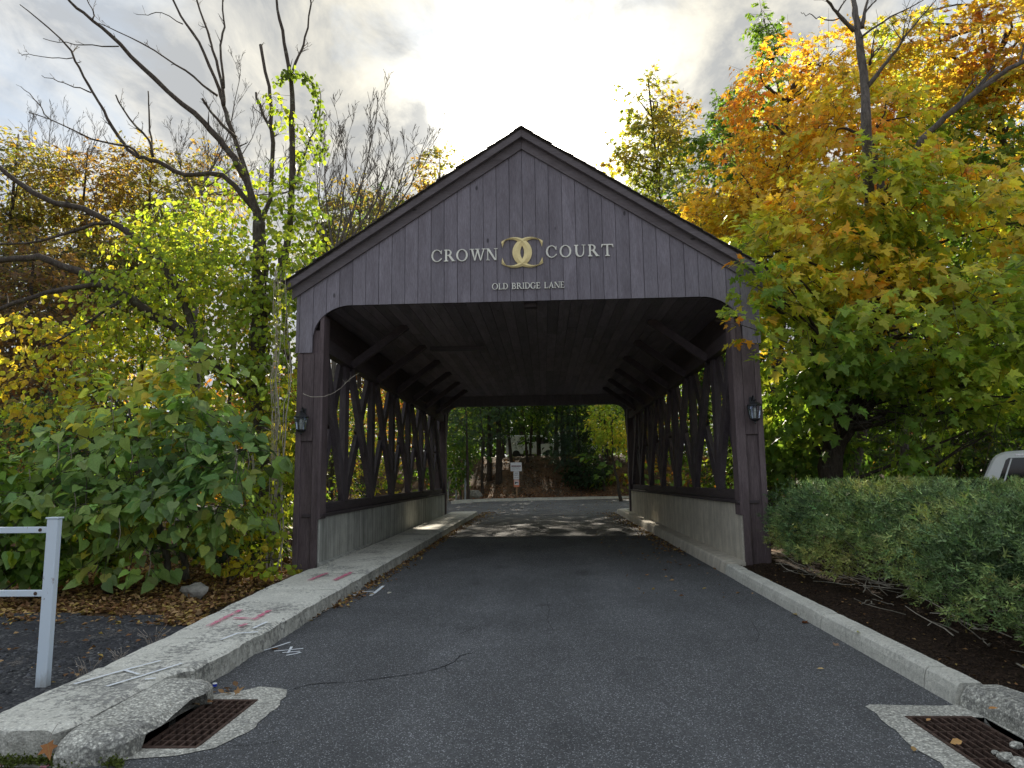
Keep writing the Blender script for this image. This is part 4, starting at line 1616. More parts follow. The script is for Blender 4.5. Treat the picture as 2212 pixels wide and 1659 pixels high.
def spokes(mb, root_pts, blobs, k, r0, seed, jit=0.35):
    """limbs from the trunk polyline into the crown"""
    rnd = random.Random(seed)
    for b in blobs:
        for _ in range(k):
            tgt = Vector((b[0] + rnd.uniform(-1, 1) * b[3] * 0.7, b[1] + rnd.uniform(-1, 1) * b[4] * 0.7, b[2] + rnd.uniform(-0.4, 0.8) * b[5]))
            lower = [p for p in root_pts if p.z < tgt.z - 0.2] or [root_pts[0]]
            src = min(lower, key=lambda p: (p - tgt).length + 0.6 * abs(tgt.z - p.z - (tgt - p).length * 0.5))
            mid = src.lerp(tgt, 0.45) + Vector((rnd.uniform(-jit, jit), rnd.uniform(-jit, jit), rnd.uniform(0, jit)))
            if any(abs(q.x) < 4.1 and 10.9 < q.y < 26.2 and q.z < 7.8 - 0.665 * abs(q.x) for q in (tgt, mid, mid.lerp(tgt, 0.5), src.lerp(mid, 0.5))):
                continue
            limb(mb, [src, mid, tgt], r0 * rnd.uniform(0.6, 1.0), r0 * 0.15, 5, 4, 0.02)


# ---- sugar maple on the right
maple_base = Vector((5.75, 13.2, 0.0))
maple = thing('maple_tree', 'big maple turning from green to orange over the right side of the bridge', 'tree', maple_base)
tb = MB()
tp, tr = limb(tb, [maple_base + Vector((0, 0, -0.2)), at(1795, 1010, 13.2), at(1820, 930, 13.15), at(1850, 830, 13.1), at(1880, 700, 13.2), at(1900, 560, 13.4), at(1905, 420, 13.8), at(1880, 300, 14.2)], 0.25, 0.05, 9, 4, 0.02)
limb(tb, [tp[8], at(1800, 800, 12.9), at(1730, 700, 12.6), at(1660, 660, 12.2)], 0.10, 0.02, 6)
limb(tb, [tp[8], at(1960, 800, 12.6), at(2080, 740, 12.2), at(2200, 700, 12)], 0.11, 0.03, 6)
mblobs = [blob(1760, 560, 12.6, 190, 110, 1.5), blob(1960, 690, 12.0, 250, 130, 1.7), blob(1720, 740, 11.9, 130, 80, 1.1), blob(2110, 830, 12.0, 190, 110, 1.4),
          blob(1850, 450, 12.9, 210, 100, 1.4), blob(1870, 400, 12.0, 80, 60, 0.6), blob(2060, 500, 13.0, 230, 150, 1.9), blob(1660, 640, 11.6, 70, 60, 0.7), blob(1830, 850, 12.2, 130, 90, 1.0),
          blob(1980, 900, 12.6, 160, 90, 1.1), blob(1720, 880, 13.6, 90, 100, 1.0), blob(1930, 960, 12.4, 60, 70, 0.6), blob(2180, 640, 12.0, 120, 130, 1.4),
          blob(1870, 290, 14.6, 150, 110, 1.1), blob(1730, 960, 14.5, 80, 60, 0.8), blob(2160, 930, 13.5, 120, 60, 1.0)]
spokes(tb, tp, mblobs, 4, 0.06, 3)
tb.build('trunk', 'bark_dark', maple, smooth=True)


def maple_grad(C):
    return np.clip(0.20 + (C[:, 2] - 3.0) / 5.0 - 0.015 * (C[:, 0] - 6.5), 0, 1)


foliage(maple, mblobs, 1500, 13, 0.55, 0.20, 0.165, T_MAPLE, [(0.13, 0.22, 0.05), (0.19, 0.30, 0.055), (0.28, 0.38, 0.055), (0.40, 0.45, 0.06), (0.56, 0.50, 0.06), (0.68, 0.47, 0.06), (0.68, 0.36, 0.06)], [0.12, 0.16, 0.17, 0.16, 0.15, 0.15, 0.09], 21,
        scale=1.3, singles=295, key='maple', grad=maple_grad, droop=0.35, shell=0.5, twig=0.006, hang=0.45, keepf=lambda P: ~((P[:, 0] > 6.6) & (P[:, 1] < 13.8) & (P[:, 2] < 2.35)) & ~((np.abs(P[:, 0] - 5.45 - 0.18 * P[:, 2]) < 0.55) & (P[:, 1] < 13.3) & (P[:, 2] < 2.9)))
# orange spray reaching across the gable corner
sb = MB()
for pts in ([at(1700, 740, 11.2), at(1640, 715, 10.7), at(1590, 700, 10.45), at(1545, 693, 10.3)], [at(1690, 660, 11.2), at(1640, 625, 10.8), at(1600, 610, 10.5)], [at(1690, 780, 11.2), at(1640, 765, 10.9), at(1606, 752, 10.6)]):
    limb(sb, pts, 0.012, 0.003, 4, 4, 0.004)
sb.build('front_branch', 'bark_twig', maple)
foliage(maple, [blob(1600, 690, 10.35, 55, 14, 0.25), blob(1625, 735, 10.6, 35, 14, 0.2), blob(1640, 620, 10.6, 45, 22, 0.3), blob(1650, 770, 10.8, 40, 18, 0.2), blob(1620, 570, 10.7, 40, 22, 0.25)], 26, 9, 0.25, 0.12, 0.125, T_MAPLE,
        [GR, LG, LIME, YEL, ORG], [0.3, 0.35, 0.2, 0.08, 0.07], 77, name='front_leaves', droop=0.2, shell=0.2)

# ---- orange maple behind it
b2 = Vector((5.6, 17.5, -0.1))
om = thing('maple_tree', 'bright orange topped maple rising behind the right slope of the roof', 'tree', b2)
tb = MB()
tp, tr = limb(tb, [b2, at(1680, 800, 17.3), at(1690, 600, 17.2), at(1700, 400, 17.4), at(1700, 220, 17.6)], 0.2, 0.03, 7)
oblobs = [blob(1700, 250, 17.4, 120, 120, 1.8), blob(1600, 400, 17.0, 90, 110, 1.5), blob(1740, 400, 17.2, 140, 120, 1.8), blob(1540, 470, 17.4, 60, 70, 1.1), blob(1650, 520, 17.0, 130, 90, 1.5),
          blob(1830, 230, 17.6, 100, 110, 1.4), blob(1790, 140, 18.0, 70, 60, 1.0)]
spokes(tb, tp, oblobs, 5, 0.06, 8)
tb.build('trunk', 'bark_dark', om, smooth=True)
foliage(om, oblobs, 900, 13, 0.6, 0.22, 0.16, T_MAPLES, [LG, LIME, YEL, (0.64, 0.44, 0.05), ORG], [0.14, 0.22, 0.24, 0.28, 0.12], 31, scale=1.0, droop=0.3, twig=0.007,
        grad=lambda C: np.clip((C[:, 2] - 5.0) / 5.5, 0, 1), hang=0.4)

# ---- bare leaning trunk among the maples
db = Vector((8.3, 14.0, 0))
dt = thing('bare_tree', 'grey bare trunk forking up through the orange maples on the right', 'tree', (at(1872, 300, 12.2).x, 12.2, 0))
mb = MB()
Y = 12.2
main = [Vector((at(1872, 300, Y).x + 0.6, 16.5, -0.1)), at(1890, 800, 15.5), at(1880, 480, 13.4), at(1872, 290, Y), at(1868, 183, Y), at(1858, 100, Y), at(1848, 33, Y), at(1840, -40, Y + 0.3), at(1832, -140, Y + 0.5)]
P_, R_ = limb(mb, main, 0.13, 0.035, 8, 4, 0.01)
for pts, r in (([at(1845, 66, Y), at(1812, 33, Y - 0.2), at(1788, 0, Y - 0.4), at(1760, -60, Y - 0.6)], 0.05),
               ([at(1862, 60, Y), at(1870, 20, Y), at(1885, -40, Y + 0.3)], 0.05),
               ([at(1872, 190, Y), at(1902, 153, Y - 0.2), at(1935, 110, Y - 0.4), at(1962, 70, Y - 0.6), at(2022, 0, Y - 0.9)], 0.05),
               ([at(1850, 88, Y), at(1925, 37, Y - 0.4), at(1995, 0, Y - 0.6)], 0.025),
               ([at(1878, 140, Y), at(1885, 118, Y - 0.2), at(1900, 104, Y - 0.3)], 0.03)):
    q, rr = limb(mb, pts, r, 0.008, 5, 4, 0.012)
    twiggy(mb, q, rr, 5, 0.7, 2, 0.2, 0.3, 0.004)
q, rr = limb(mb, [at(1812, 40, Y - 0.2), at(1780, 40, Y - 0.3), at(1750, 33, Y - 0.4), at(1730, 26, Y - 0.5)], 0.014, 0.005, 4)
mb.build('trunk', 'bark_grey', dt, smooth=True)
d2 = thing('bare_limb', 'long bare limb slanting up to the right edge through green leaves', 'tree', (9.0, 12.8, 0))
mb = MB()
q, rr = limb(mb, [Vector((9.0, 17.0, -0.1)), at(1930, 700, 16.5), at(1945, 460, 14.2), at(1978, 330, 12.5), at(2008, 287, 12.3), at(2058, 240, 12.0), at(2142, 173, 11.8), at(2212, 133, 11.6), at(2290, 110, 11.5)], 0.10, 0.03, 7, 4, 0.012)
twiggy(mb, q[16:], rr[16:], 7, 0.9, 2, 0.3, 0.1, 0.004)
mb.build('trunk', 'bark_grey', d2, smooth=True)

# ---- further trees behind on the right
def wood_tree(name, label, base, top, r, blobs, n, m, L, W, size, tm, cols, wts, seed, group=None, bark='bark_dark', k=3, **kw):
    base = Vector(base)
    t = thing(name, label, 'tree', base, group)
    tb = MB()
    top = Vector(top)
    mid = base.lerp(top, 0.5) + Vector((random.uniform(-0.3, 0.3), 0, 0))
    tp, tr = limb(tb, [base + Vector((0, 0, -0.3)), base.lerp(mid, 0.4), mid, top], r, r * 0.15, 7, 4, 0.03)
    if blobs:
        spokes(tb, tp, blobs, k, r * 0.3, seed, 0.5)
    tb.build('trunk', bark, t, smooth=True)
    if blobs:
        foliage(t, blobs, n, m, L, W, size, tm, cols, wts, seed, **kw)
    return t


wood_tree('tall_maple', 'tall narrow tree with olive and rust leaves just right of the ridge', (5.6, 28, 0), at(1400, 170, 28), 0.2,
          [blob(1395, 220, 28, 45, 60, 1.2), blob(1400, 320, 28, 75, 70, 1.6), blob(1440, 420, 28, 95, 80, 2.0), blob(1330, 350, 27.5, 35, 14, 0.8), blob(1460, 280, 28.3, 45, 60, 1.3), blob(1500, 480, 28, 90, 60, 2)],
          560, 11, 0.7, 0.30, 0.20, T_MAPLES, [(0.12, 0.15, 0.03), (0.22, 0.24, 0.045), (0.34, 0.29, 0.05), (0.42, 0.30, 0.05), (0.36, 0.17, 0.04)], [0.2, 0.28, 0.26, 0.16, 0.10], 41, twig=0.012, shell=0.2)
wood_tree('slender_maple', 'slender dark green tree top standing clear left of the bare trunk', (11.5, 25, 0), at(1650, 40, 25), 0.16,
          [blob(1645, 50, 25, 12, 35, 0.5), blob(1665, 110, 25, 32, 50, 0.9), blob(1655, 180, 25, 42, 60, 1.0), blob(1570, 235, 25, 30, 40, 0.9), blob(1560, 320, 25, 60, 70, 1.4), blob(1650, 330, 25, 90, 120, 1.7)],
          560, 11, 0.5, 0.2, 0.17, T_MAPLES, [GR, LG, (0.2, 0.24, 0.04), (0.34, 0.28, 0.05)], [0.35, 0.35, 0.2, 0.1], 43, twig=0.01, shell=0.2)
wood_tree('maple_tree', 'green maple with rusty leaves at the top right corner', (13.5, 17.5, 0), at(2120, 60, 17.5), 0.22,
          [blob(2080, 120, 17.5, 130, 90, 1.8), blob(2180, 90, 16.5, 70, 110, 1.4), blob(2000, 200, 18, 120, 90, 1.6), blob(2150, 260, 17, 130, 120, 1.8), blob(2010, 330, 18, 150, 110, 1.8), blob(2190, 430, 16.5, 110, 120, 1.6), blob(1960, 80, 18.5, 60, 40, 1.0)],
          1100, 12, 0.6, 0.25, 0.17, T_MAPLES, [DG, GR, LG, (0.42, 0.38, 0.05), (0.56, 0.38, 0.05), (0.42, 0.18, 0.04)], [0.16, 0.20, 0.2, 0.18, 0.16, 0.1], 45, twig=0.008,
          grad=lambda C: np.clip((C[:, 2] - 6) / 9 + (C[:, 0] - 10) * 0.03, 0, 1))
wl_ = [((7.0, 21, 0), 1560, 560, 21), ((9.5, 22, 0), 1700, 620, 21.5), ((12.2, 20, 0), 1900, 640, 20.5), ((14.5, 21, 0), 2080, 620, 20), ((16.5, 19, 0), 2230, 600, 19)]
lw = ['dark green tree in shade right behind the bridge roof edge', 'dark green tree in shade behind the trunk of the big maple', 'shaded dark tree behind the middle of the juniper hedge',
      'shaded dark tree left above the white vehicle', 'shaded dark tree at the right edge behind the white vehicle']
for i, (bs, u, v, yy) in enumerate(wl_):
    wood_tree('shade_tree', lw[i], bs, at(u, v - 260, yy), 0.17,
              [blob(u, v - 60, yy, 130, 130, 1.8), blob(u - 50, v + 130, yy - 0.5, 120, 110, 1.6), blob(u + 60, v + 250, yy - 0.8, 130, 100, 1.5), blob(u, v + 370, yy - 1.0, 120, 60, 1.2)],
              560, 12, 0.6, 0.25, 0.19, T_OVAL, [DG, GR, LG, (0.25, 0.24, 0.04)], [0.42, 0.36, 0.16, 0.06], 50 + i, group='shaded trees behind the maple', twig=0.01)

# ---- dead tree hung with vines on the left
vb = Vector((at(575, 1200, 14.1).x, 14.1, 0))
vt = thing('vine_hung_tree', 'half dead tree left of the bridge, bare limbs above and yellow green vine below', 'tree', vb)
mb = MB()
Yv = 14.0
T0 = [vb + Vector((0, 0, -0.2)), at(570, 1080, Yv), at(560, 980, Yv), at(552, 880, Yv), at(556, 760, Yv), at(560, 640, Yv), at(563, 560, Yv), at(560, 480, Yv)]
P0, R0 = limb(mb, T0, 0.27, 0.13, 10, 4, 0.02)
LIMBS = [
    ([(560, 480), (548, 440), (520, 367), (473, 300), (420, 247), (333, 170), (260, 97), (200, 43), (150, 2), (120, -40)], 0.115, 0.022, -1.6),
    ([(560, 480), (553, 450), (533, 377), (500, 283), (483, 227), (473, 193), (443, 117), (400, 50), (373, 0), (360, -60)], 0.085, 0.02, 0.5),
    ([(483, 227), (477, 173), (460, 110), (447, 67), (423, 0), (410, -50)], 0.05, 0.02, 0.2),
    ([(483, 190), (475, 100), (486, 60), (480, 0), (478, -60)], 0.04, 0.015, 0.8),
    ([(558, 500), (567, 477), (587, 400), (587, 267), (580, 187), (563, 97)], 0.075, 0.04, 0.3),
    ([(585, 280), (565, 240), (553, 200)], 0.045, 0.03, 0.2),
    ([(556, 700), (600, 620), (628, 470), (630, 317), (630, 233), (623, 140), (610, 67), (597, 0), (590, -60)], 0.12, 0.02, -0.5),
    ([(626, 165), (645, 120), (660, 83), (670, 10), (672, -50)], 0.04, 0.018, 0.3),
    ([(548, 450), (480, 380), (400, 377), (340, 350), (300, 338), (267, 310), (233, 257), (200, 200), (173, 147), (143, 97), (107, 60), (43, 10)], 0.075, 0.012, -1.2),
    ([(300, 337), (277, 317), (200, 300), (133, 267), (63, 243)], 0.035, 0.01, -0.4),
    ([(510, 297), (467, 257), (437, 213)], 0.05, 0.028, -0.3),
    ([(330, 340), (320, 300), (280, 257), (250, 205)], 0.04, 0.018, -0.3),
    ([(326, 330), (325, 300), (322, 240), (320, 197)], 0.03, 0.015, 0.2),
    ([(257, 100), (200, 97), (143, 92), (93, 83)], 0.018, 0.008, -0.3),
    ([(470, 207), (420, 167), (357, 123), (280, 80), (213, 50)], 0.035, 0.010, -0.5),
    ([(395, 52), (350, 28), (320, 33), (293, 30)], 0.016, 0.007, 0.0),
    ([(197, 200), (160, 185), (125, 175), (90, 163)], 0.02, 0.007, -0.2),
    ([(157, 125), (110, 124), (60, 117), (48, 120)], 0.014, 0.006, -0.2),
    ([(107, 257), (75, 215), (45, 187)], 0.018, 0.007, -0.2),
    ([(200, 43), (200, 25), (190, 0), (185, -30)], 0.02, 0.009, 0.0),
    ([(552, 860), (500, 820), (440, 770), (400, 725), (367, 700), (317, 673), (277, 643), (227, 620), (187, 596), (133, 573), (83, 556), (0, 562), (-60, 570)], 0.17, 0.06, -2.2),
    ([(233, 625), (200, 616), (100, 633), (0, 666), (-60, 690)], 0.07, 0.04, -0.6),
    ([(263, 646), (213, 680), (143, 726), (83, 753)], 0.05, 0.018, -0.6),
    ([(440, 770), (370, 600), (283, 507), (217, 467), (167, 447), (117, 437), (50, 400), (0, 363), (-60, 330)], 0.10, 0.05, -1.0),
    ([(240, 480), (180, 490), (90, 520), (0, 527)], 0.05, 0.02, -0.6),
    ([(628, 420), (660, 330), (690, 250), (690, 190)], 0.03, 0.01, -0.3),
]
ends = {}
for k, (pp, r0, r1, dy) in enumerate(LIMBS):
    n_ = len(pp)
    y0_ = {10: -0.4, 11: -0.6, 9: -1.0, 12: -0.6, 13: -1.2, 14: -0.5, 15: 0.3, 16: -0.9, 17: -1.0, 18: -1.2, 19: -1.4, 21: -1.6, 22: -1.4, 23: -0.5, 24: -1.2}.get(k, 0.0)
    pts = [at(u, v, Yv + y0_ + dy * i / (n_ - 1)) for i, (u, v) in enumerate(pp)]
    q, rr = limb(mb, pts, r0 * 0.82, r1 * 0.85, 7 if r0 > 0.05 else 5, 3, 0.022)
    twiggy(mb, q, rr, 6 if r0 > 0.03 else 3, 0.35 if r0 > 0.03 else 0.25, 2 if k % 3 else 1, 0.25, 0.25, 0.0045)
mb.build('trunk', 'bark_lichen', vt, smooth=True)
vblobs = [blob(620, 520, 13.8, 60, 130, 0.8), blob(560, 700, 13.8, 100, 110, 1.0), blob(480, 610, 13.9, 110, 100, 1.2), blob(632, 330, 13.9, 22, 100, 0.25), blob(380, 590, 13.4, 100, 80, 1.1),
          blob(300, 660, 13.2, 100, 90, 1.1), blob(600, 880, 12.9, 60, 110, 0.7), blob(480, 780, 13.0, 110, 70, 0.9), blob(595, 1060, 12.4, 50, 110, 0.5), blob(420, 500, 14.2, 90, 70, 1.0), blob(200, 760, 12.8, 90, 60, 0.9), blob(610, 220, 13.8, 14, 55, 0.15), blob(520, 400, 14.2, 40, 50, 0.4)]
vblobs += [blob(120, 710, 12.8, 80, 50, 0.9), blob(640, 620, 13.2, 36, 90, 0.4), blob(650, 460, 13.8, 32, 80, 0.4), blob(340, 520, 14.2, 80, 60, 1.0), blob(90, 830, 12.6, 70, 60, 0.8)]
foliage(vt, vblobs, 1180, 11, 0.55, 0.20, 0.105, T_ROUND, [LG, (0.22, 0.30, 0.04), LIME, (0.40, 0.42, 0.045), YEL, (0.58, 0.42, 0.05)], [0.14, 0.22, 0.24, 0.20, 0.12, 0.08], 61, scale=1.2, singles=290, key='round',
        name='vine_leaves', droop=0.35, shell=0.15, hang=0.7, up=0.4, twig=0.005)
# the vine that arches over and hangs
va = MB()
arc_ = [at(600, 175, 13.6), at(620, 163, 13.6), at(645, 160, 13.6), at(668, 172, 13.6), at(683, 205, 13.6), at(690, 250, 13.6), at(694, 300, 13.6), at(690, 340, 13.7)]
q, rr = limb(va, arc_, 0.012, 0.006, 4, 5, 0.008)
va.build('vine_stem', 'bark_twig', vt)
Pv = np.array([list(p) for p in q for _ in range(7)]) + RNG.normal(size=(len(q) * 7, 3)) * np.array([0.06, 0.06, 0.08])
nv = len(Pv)
Cv = np.array([(0.14, 0.20, 0.03)] * nv) * (1 + RNG.normal(size=(nv, 1)) * 0.2)
link_mesh('vine_leaves', leaves_mesh('vine_leaves', Pv, RNG.normal(size=(nv, 3)) * 0.5 + np.array([0, 0, -0.9]), RNG.normal(size=(nv, 3)) + np.array([0, -0.6, 0.3]), 0.08 + 0.04 * RNG.random(nv), np.clip(Cv, 0.01, 1), T_ROUND, vb), 'leaf_joined', vt)

# ---- big leaved catalpa at the left
cb = Vector((-5.5, 10.6, 0))
ct = thing('catalpa_tree', 'low catalpa with large heart shaped green leaves left of the bridge', 'tree', cb)
mb = MB()
for pts, r in (([cb + Vector((0, 0, -0.1)), at(355, 1180, 10.5), at(330, 1080, 10.4), at(300, 960, 10.3), at(270, 860, 10.2)], 0.07),
               ([cb + Vector((0.15, 0.2, -0.1)), at(395, 1150, 10.6), at(420, 1000, 10.5), at(430, 850, 10.3), at(420, 760, 10.2)], 0.06),
               ([at(345, 1120, 10.5), at(220, 1060, 10.2), at(120, 1010, 10.0)], 0.04), ([at(420, 1000, 10.5), at(500, 980, 10.2), at(560, 960, 10.0)], 0.03)):
    q, rr = limb(mb, pts, r, 0.012, 6, 4, 0.015)
    twiggy(mb, q, rr, 6, 0.6, 2, 0.2, 0.4, 0.005)
mb.build('trunk', 'bark_grey', ct, smooth=True)
cblobs = [blob(330, 880, 10.3, 150, 60, 0.9), blob(420, 810, 10.2, 60, 60, 0.4), blob(280, 990, 10.1, 190, 80, 1.1), blob(430, 950, 10.1, 120, 80, 0.8), blob(200, 1080, 10.0, 140, 80, 1.0),
          blob(330, 1100, 9.9, 180, 75, 1.0), blob(480, 1060, 9.9, 90, 80, 0.7), blob(540, 985, 9.8, 55, 40, 0.35), blob(130, 1150, 10.0, 100, 60, 0.8), blob(300, 1190, 10.1, 110, 25, 0.6)]
foliage(ct, cblobs, 440, 8, 0.45, 0.20, 0.165, T_HEART, [(0.16, 0.26, 0.11), (0.23, 0.35, 0.13), (0.31, 0.43, 0.13), (0.42, 0.48, 0.11), (0.66, 0.56, 0.10)], [0.24, 0.32, 0.24, 0.15, 0.05], 71, scale=1.6,
        singles=300, key='heart', name='leaves', droop=0.45, shell=0.35, hang=0.35, up=1.0, twig=0.007, jit=0.25)
# seed pods
pods = MB()
for _ in range(26):
    b = random.choice(cblobs)
    p = Vector((b[0] + random.uniform(-0.7, 0.7) * b[3], b[1] - b[4] * 0.8, b[2] + random.uniform(-0.3, 0.6) * b[5]))
    l = random.uniform(0.25, 0.4)
    pods.tube([p, p + Vector((0.03, 0, -l * 0.5)), p + Vector((0.0, 0.01, -l))], 0.006, 4)
pods.build('seed_pods', 'stick', ct)['kind'] = 'stuff'

# ---- saplings and undergrowth at the left foot of the bridge
def shrub(name, label, base, blobs, n, m, size, tm, cols, wts, seed, stems=5, cat='shrub', **kw):
    base = Vector(base)
    t = thing(name, label, cat, base)
    mb = MB()
    for _ in range(stems):
        b = random.choice(blobs)
        tgt = Vector((b[0] + random.uniform(-0.5, 0.5) * b[3], b[1] + random.uniform(-0.5, 0.5) * b[4], b[2] + 0.3 * b[5]))
        s0 = base + Vector((random.uniform(-0.15, 0.15), random.uniform(-0.15, 0.15), -0.05))
        limb(mb, [s0, s0.lerp(tgt, 0.5) + Vector((random.uniform(-0.1, 0.1), 0, 0.1)), tgt], 0.016, 0.005, 4, 3, 0.01)
    mb.build('stems', 'bark_twig', t)['kind'] = 'stuff'
    kw.setdefault('twig', 0.004)
    foliage(t, blobs, n, m, kw.pop('L', 0.3), kw.pop('W', 0.12), size, tm, cols, wts, seed, name='leaves', **kw)
    return t


shrub('yellow_sapling', 'thin sapling with yellow leaves hard against the left post', (-4.35, 11.3, 0), [blob(600, 1090, 11.2, 40, 90, 0.35), blob(575, 1160, 11.2, 50, 50, 0.4), blob(610, 900, 11.6, 22, 90, 0.25)],
      80, 8, 0.10, T_ROUND, [LIME, YEL, (0.48, 0.42, 0.05)], [0.25, 0.5, 0.25], 81)
shrub('low_shrub', 'small yellow green shrub at ground level by the foot of the left post', (-4.7, 10.7, 0), [blob(585, 1215, 10.6, 50, 25, 0.35), blob(480, 1190, 10.7, 45, 50, 0.35)], 50, 8, 0.10, T_ROUND, [GR, LG, LIME, YEL], [0.2, 0.35, 0.3, 0.15], 82)
shrub('ivy_clump', 'dark green leafy undergrowth left of the white rail post', (-7.4, 9.2, 0), [blob(30, 1180, 9.2, 70, 60, 0.6), blob(10, 1060, 9.4, 45, 60, 0.5), blob(150, 1220, 9.8, 90, 30, 0.5)], 130, 9, 0.13, T_HEART,
      [DG, GR, LG, LIME], [0.3, 0.35, 0.25, 0.1], 83)
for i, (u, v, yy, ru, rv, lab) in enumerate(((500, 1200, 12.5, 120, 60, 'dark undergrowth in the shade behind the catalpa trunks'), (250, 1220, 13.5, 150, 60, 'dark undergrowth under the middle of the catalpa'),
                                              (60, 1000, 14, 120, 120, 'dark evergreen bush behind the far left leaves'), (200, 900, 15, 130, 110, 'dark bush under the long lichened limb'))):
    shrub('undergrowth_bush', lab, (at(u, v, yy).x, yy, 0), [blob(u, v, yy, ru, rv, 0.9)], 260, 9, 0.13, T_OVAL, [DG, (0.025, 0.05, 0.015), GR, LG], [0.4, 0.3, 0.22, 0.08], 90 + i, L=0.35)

# shrubs close along both sides of the bridge, seen through the trusses
side = [(-5.3, 13.2, 1.6, 'yellow'), (-5.6, 15.6, 1.8, 'green'), (-5.5, 18.2, 2.0, 'yellow'), (-5.8, 21.0, 2.0, 'green'), (-5.6, 24.0, 2.0, 'yellow'),
        (5.6, 15.4, 1.6, 'green'), (5.7, 18.0, 2.0, 'dark'), (5.5, 21.0, 2.0, 'green'), (5.8, 24.0, 1.9, 'dark')]
ordw = ['first', 'second', 'third', 'fourth', 'fifth']
cl_, cr_ = 0, 0
for i, (x, y, h, kd) in enumerate(side):
    if x < 0:
        lab = '%s leafy bush outside the left truss, %s from the front' % ({'yellow': 'yellowish'}.get(kd, kd), ordw[cl_])
        cl_ += 1
    else:
        lab = '%s leafy bush outside the right truss, %s from the front' % (kd, ordw[cr_])
        cr_ += 1
    cols = {'yellow': ([GR, LG, LIME, YEL], [0.35, 0.3, 0.2, 0.15]), 'green': ([DG, GR, LG, LIME], [0.25, 0.35, 0.25, 0.15]), 'dark': ([DG, GR, LG], [0.5, 0.4, 0.1])}[kd]
    shrub('side_bush', lab, (x, y, 0), [(x - 0.2 * (1 if x < 0 else -1), y, h * 0.95, 0.8, 1.3, h * 0.9), (x + 0.6 * (-1 if x < 0 else 1), y + 0.5, h * 1.6, 1.0, 1.1, h * 0.7)], 260, 9, 0.12, T_OVAL, cols[0], cols[1], 100 + i)

# ---- autumn trees behind on the left
OAK = [(0.10, 0.12, 0.035), (0.17, 0.18, 0.04), (0.27, 0.24, 0.055), (0.36, 0.26, 0.055), (0.28, 0.16, 0.05), (0.17, 0.11, 0.055)]
oaks = [(40, 400, 24, 110, 110, [0.25, 0.25, 0.2, 0.15, 0.1, 0.05], 'olive and gold crowned tree at the far left edge of the sky'),
        (190, 420, 26, 110, 100, [0.1, 0.15, 0.25, 0.3, 0.15, 0.05], 'orange gold tree behind the lowest bare limb on the left'),
        (330, 400, 27, 100, 90, [0.2, 0.25, 0.25, 0.2, 0.05, 0.05], 'gold green round topped tree left of the bare limbs'),
        (450, 400, 29, 80, 90, [0.2, 0.25, 0.25, 0.2, 0.05, 0.05], 'thin crowned gold tree seen between the bare limbs'),
        (80, 640, 20, 110, 130, [0.05, 0.1, 0.2, 0.2, 0.3, 0.15], 'rusty brown leaved tree behind the long lichened limbs'),
        (780, 470, 30, 90, 70, [0.25, 0.25, 0.2, 0.15, 0.1, 0.05], 'olive tree peeping over the left slope of the roof'),
        (950, 380, 36, 50, 55, [0.1, 0.15, 0.2, 0.15, 0.2, 0.2], 'small rusty tree top over the left slope near the ridge')]
for i, (u, v, yy, ru, rv, wts, lab) in enumerate(oaks):
    top = at(u, v - rv, yy)
    sparse = i in (3, 6)
    wood_tree('autumn_tree', lab, (top.x + random.uniform(-0.5, 0.5), yy, 0), top, 0.2,
              [blob(u, v, yy, ru, rv, 2.2), blob(u - ru * 0.4, v + rv * 1.3, yy, ru, rv * 0.9, 2.2), blob(u + ru * 0.4, v + rv * 2.0, yy - 0.5, ru * 1.1, rv, 2.2), blob(u, v + rv * 3.2, yy - 0.5, ru, rv, 2.0)],
              420 if sparse else 1000, 12, 0.8, 0.34, 0.20 if yy < 30 else 0.24, T_OVAL, OAK, wts, 120 + i, twig=0.012, shell=0.25, scale=0.7)

# ---- bare brushy trees left of the roof
for i, (lab, bu, bv, yy, stems) in enumerate((
        ('bare grey many stemmed tree with upright twigs left of the gable', 720, 560, 19.5, [(700, 230), (750, 300), (815, 240), (850, 300), (780, 380), (680, 330), (880, 340), (925, 290), (840, 400)]),
        ('wispy bare tree top above the gold trees on the left', 120, 420, 31, [(60, 250), (110, 240), (160, 270), (230, 260), (200, 330)]),
        ('wispy bare tree between the big bare limbs', 430, 420, 24, [(520, 150), (560, 260), (480, 300), (380, 330), (620, 350), (660, 400)]))):
    base = at(bu, bv, yy)
    t = thing('bare_twiggy_tree', lab, 'tree', (base.x, yy, 0))
    mb = MB()
    q, rr = limb(mb, [Vector((base.x, yy, -0.2)), Vector((base.x + 0.1, yy, base.z * 0.5)), base], 0.10, 0.06, 6)
    for (u, v) in stems:
        tgt = at(u, v, yy + random.uniform(-1, 1))
        mid = base.lerp(tgt, 0.5) + Vector(((tgt.x - base.x) * 0.18, random.uniform(-0.3, 0.3), -0.15))
        q, rr = limb(mb, [base, mid, tgt], 0.042, 0.008, 5, 4, 0.03)
        twiggy(mb, q, rr, 11, 2.0, 3, 0.7, 0.15, 0.008)
    mb.build('trunk', 'bark_grey', t)

# ---- juniper hedge on the right
hedge = thing('juniper_hedge', 'sheared blue green juniper hedge along the mulch bed on the right', 'hedge', (4.9, 7.0, 0))
hb = []
for y in np.arange(3.2, 10.7, 0.55):
    f = (y - 3.2) / 7.5
    for x in (4.55, 5.5, 6.6, 7.8):
        if x > 4.6 + 5 and y < 5:
            continue
        rx_ = 0.92 if x < 5 else 1.1
        hb.append((x + 0.12 * math.sin(y * 2.1 + x) - 0.1 * f, y, 0.80 + 0.03 * math.sin(y * 3.3 + x * 2), rx_, 0.62, 0.55 + 0.04 * math.sin(y * 1.7 + x)))
hb += [(4.15, 10.5, 0.85, 0.62, 0.45, 0.55), (4.3, 9.9, 0.82, 0.75, 0.5, 0.55)]


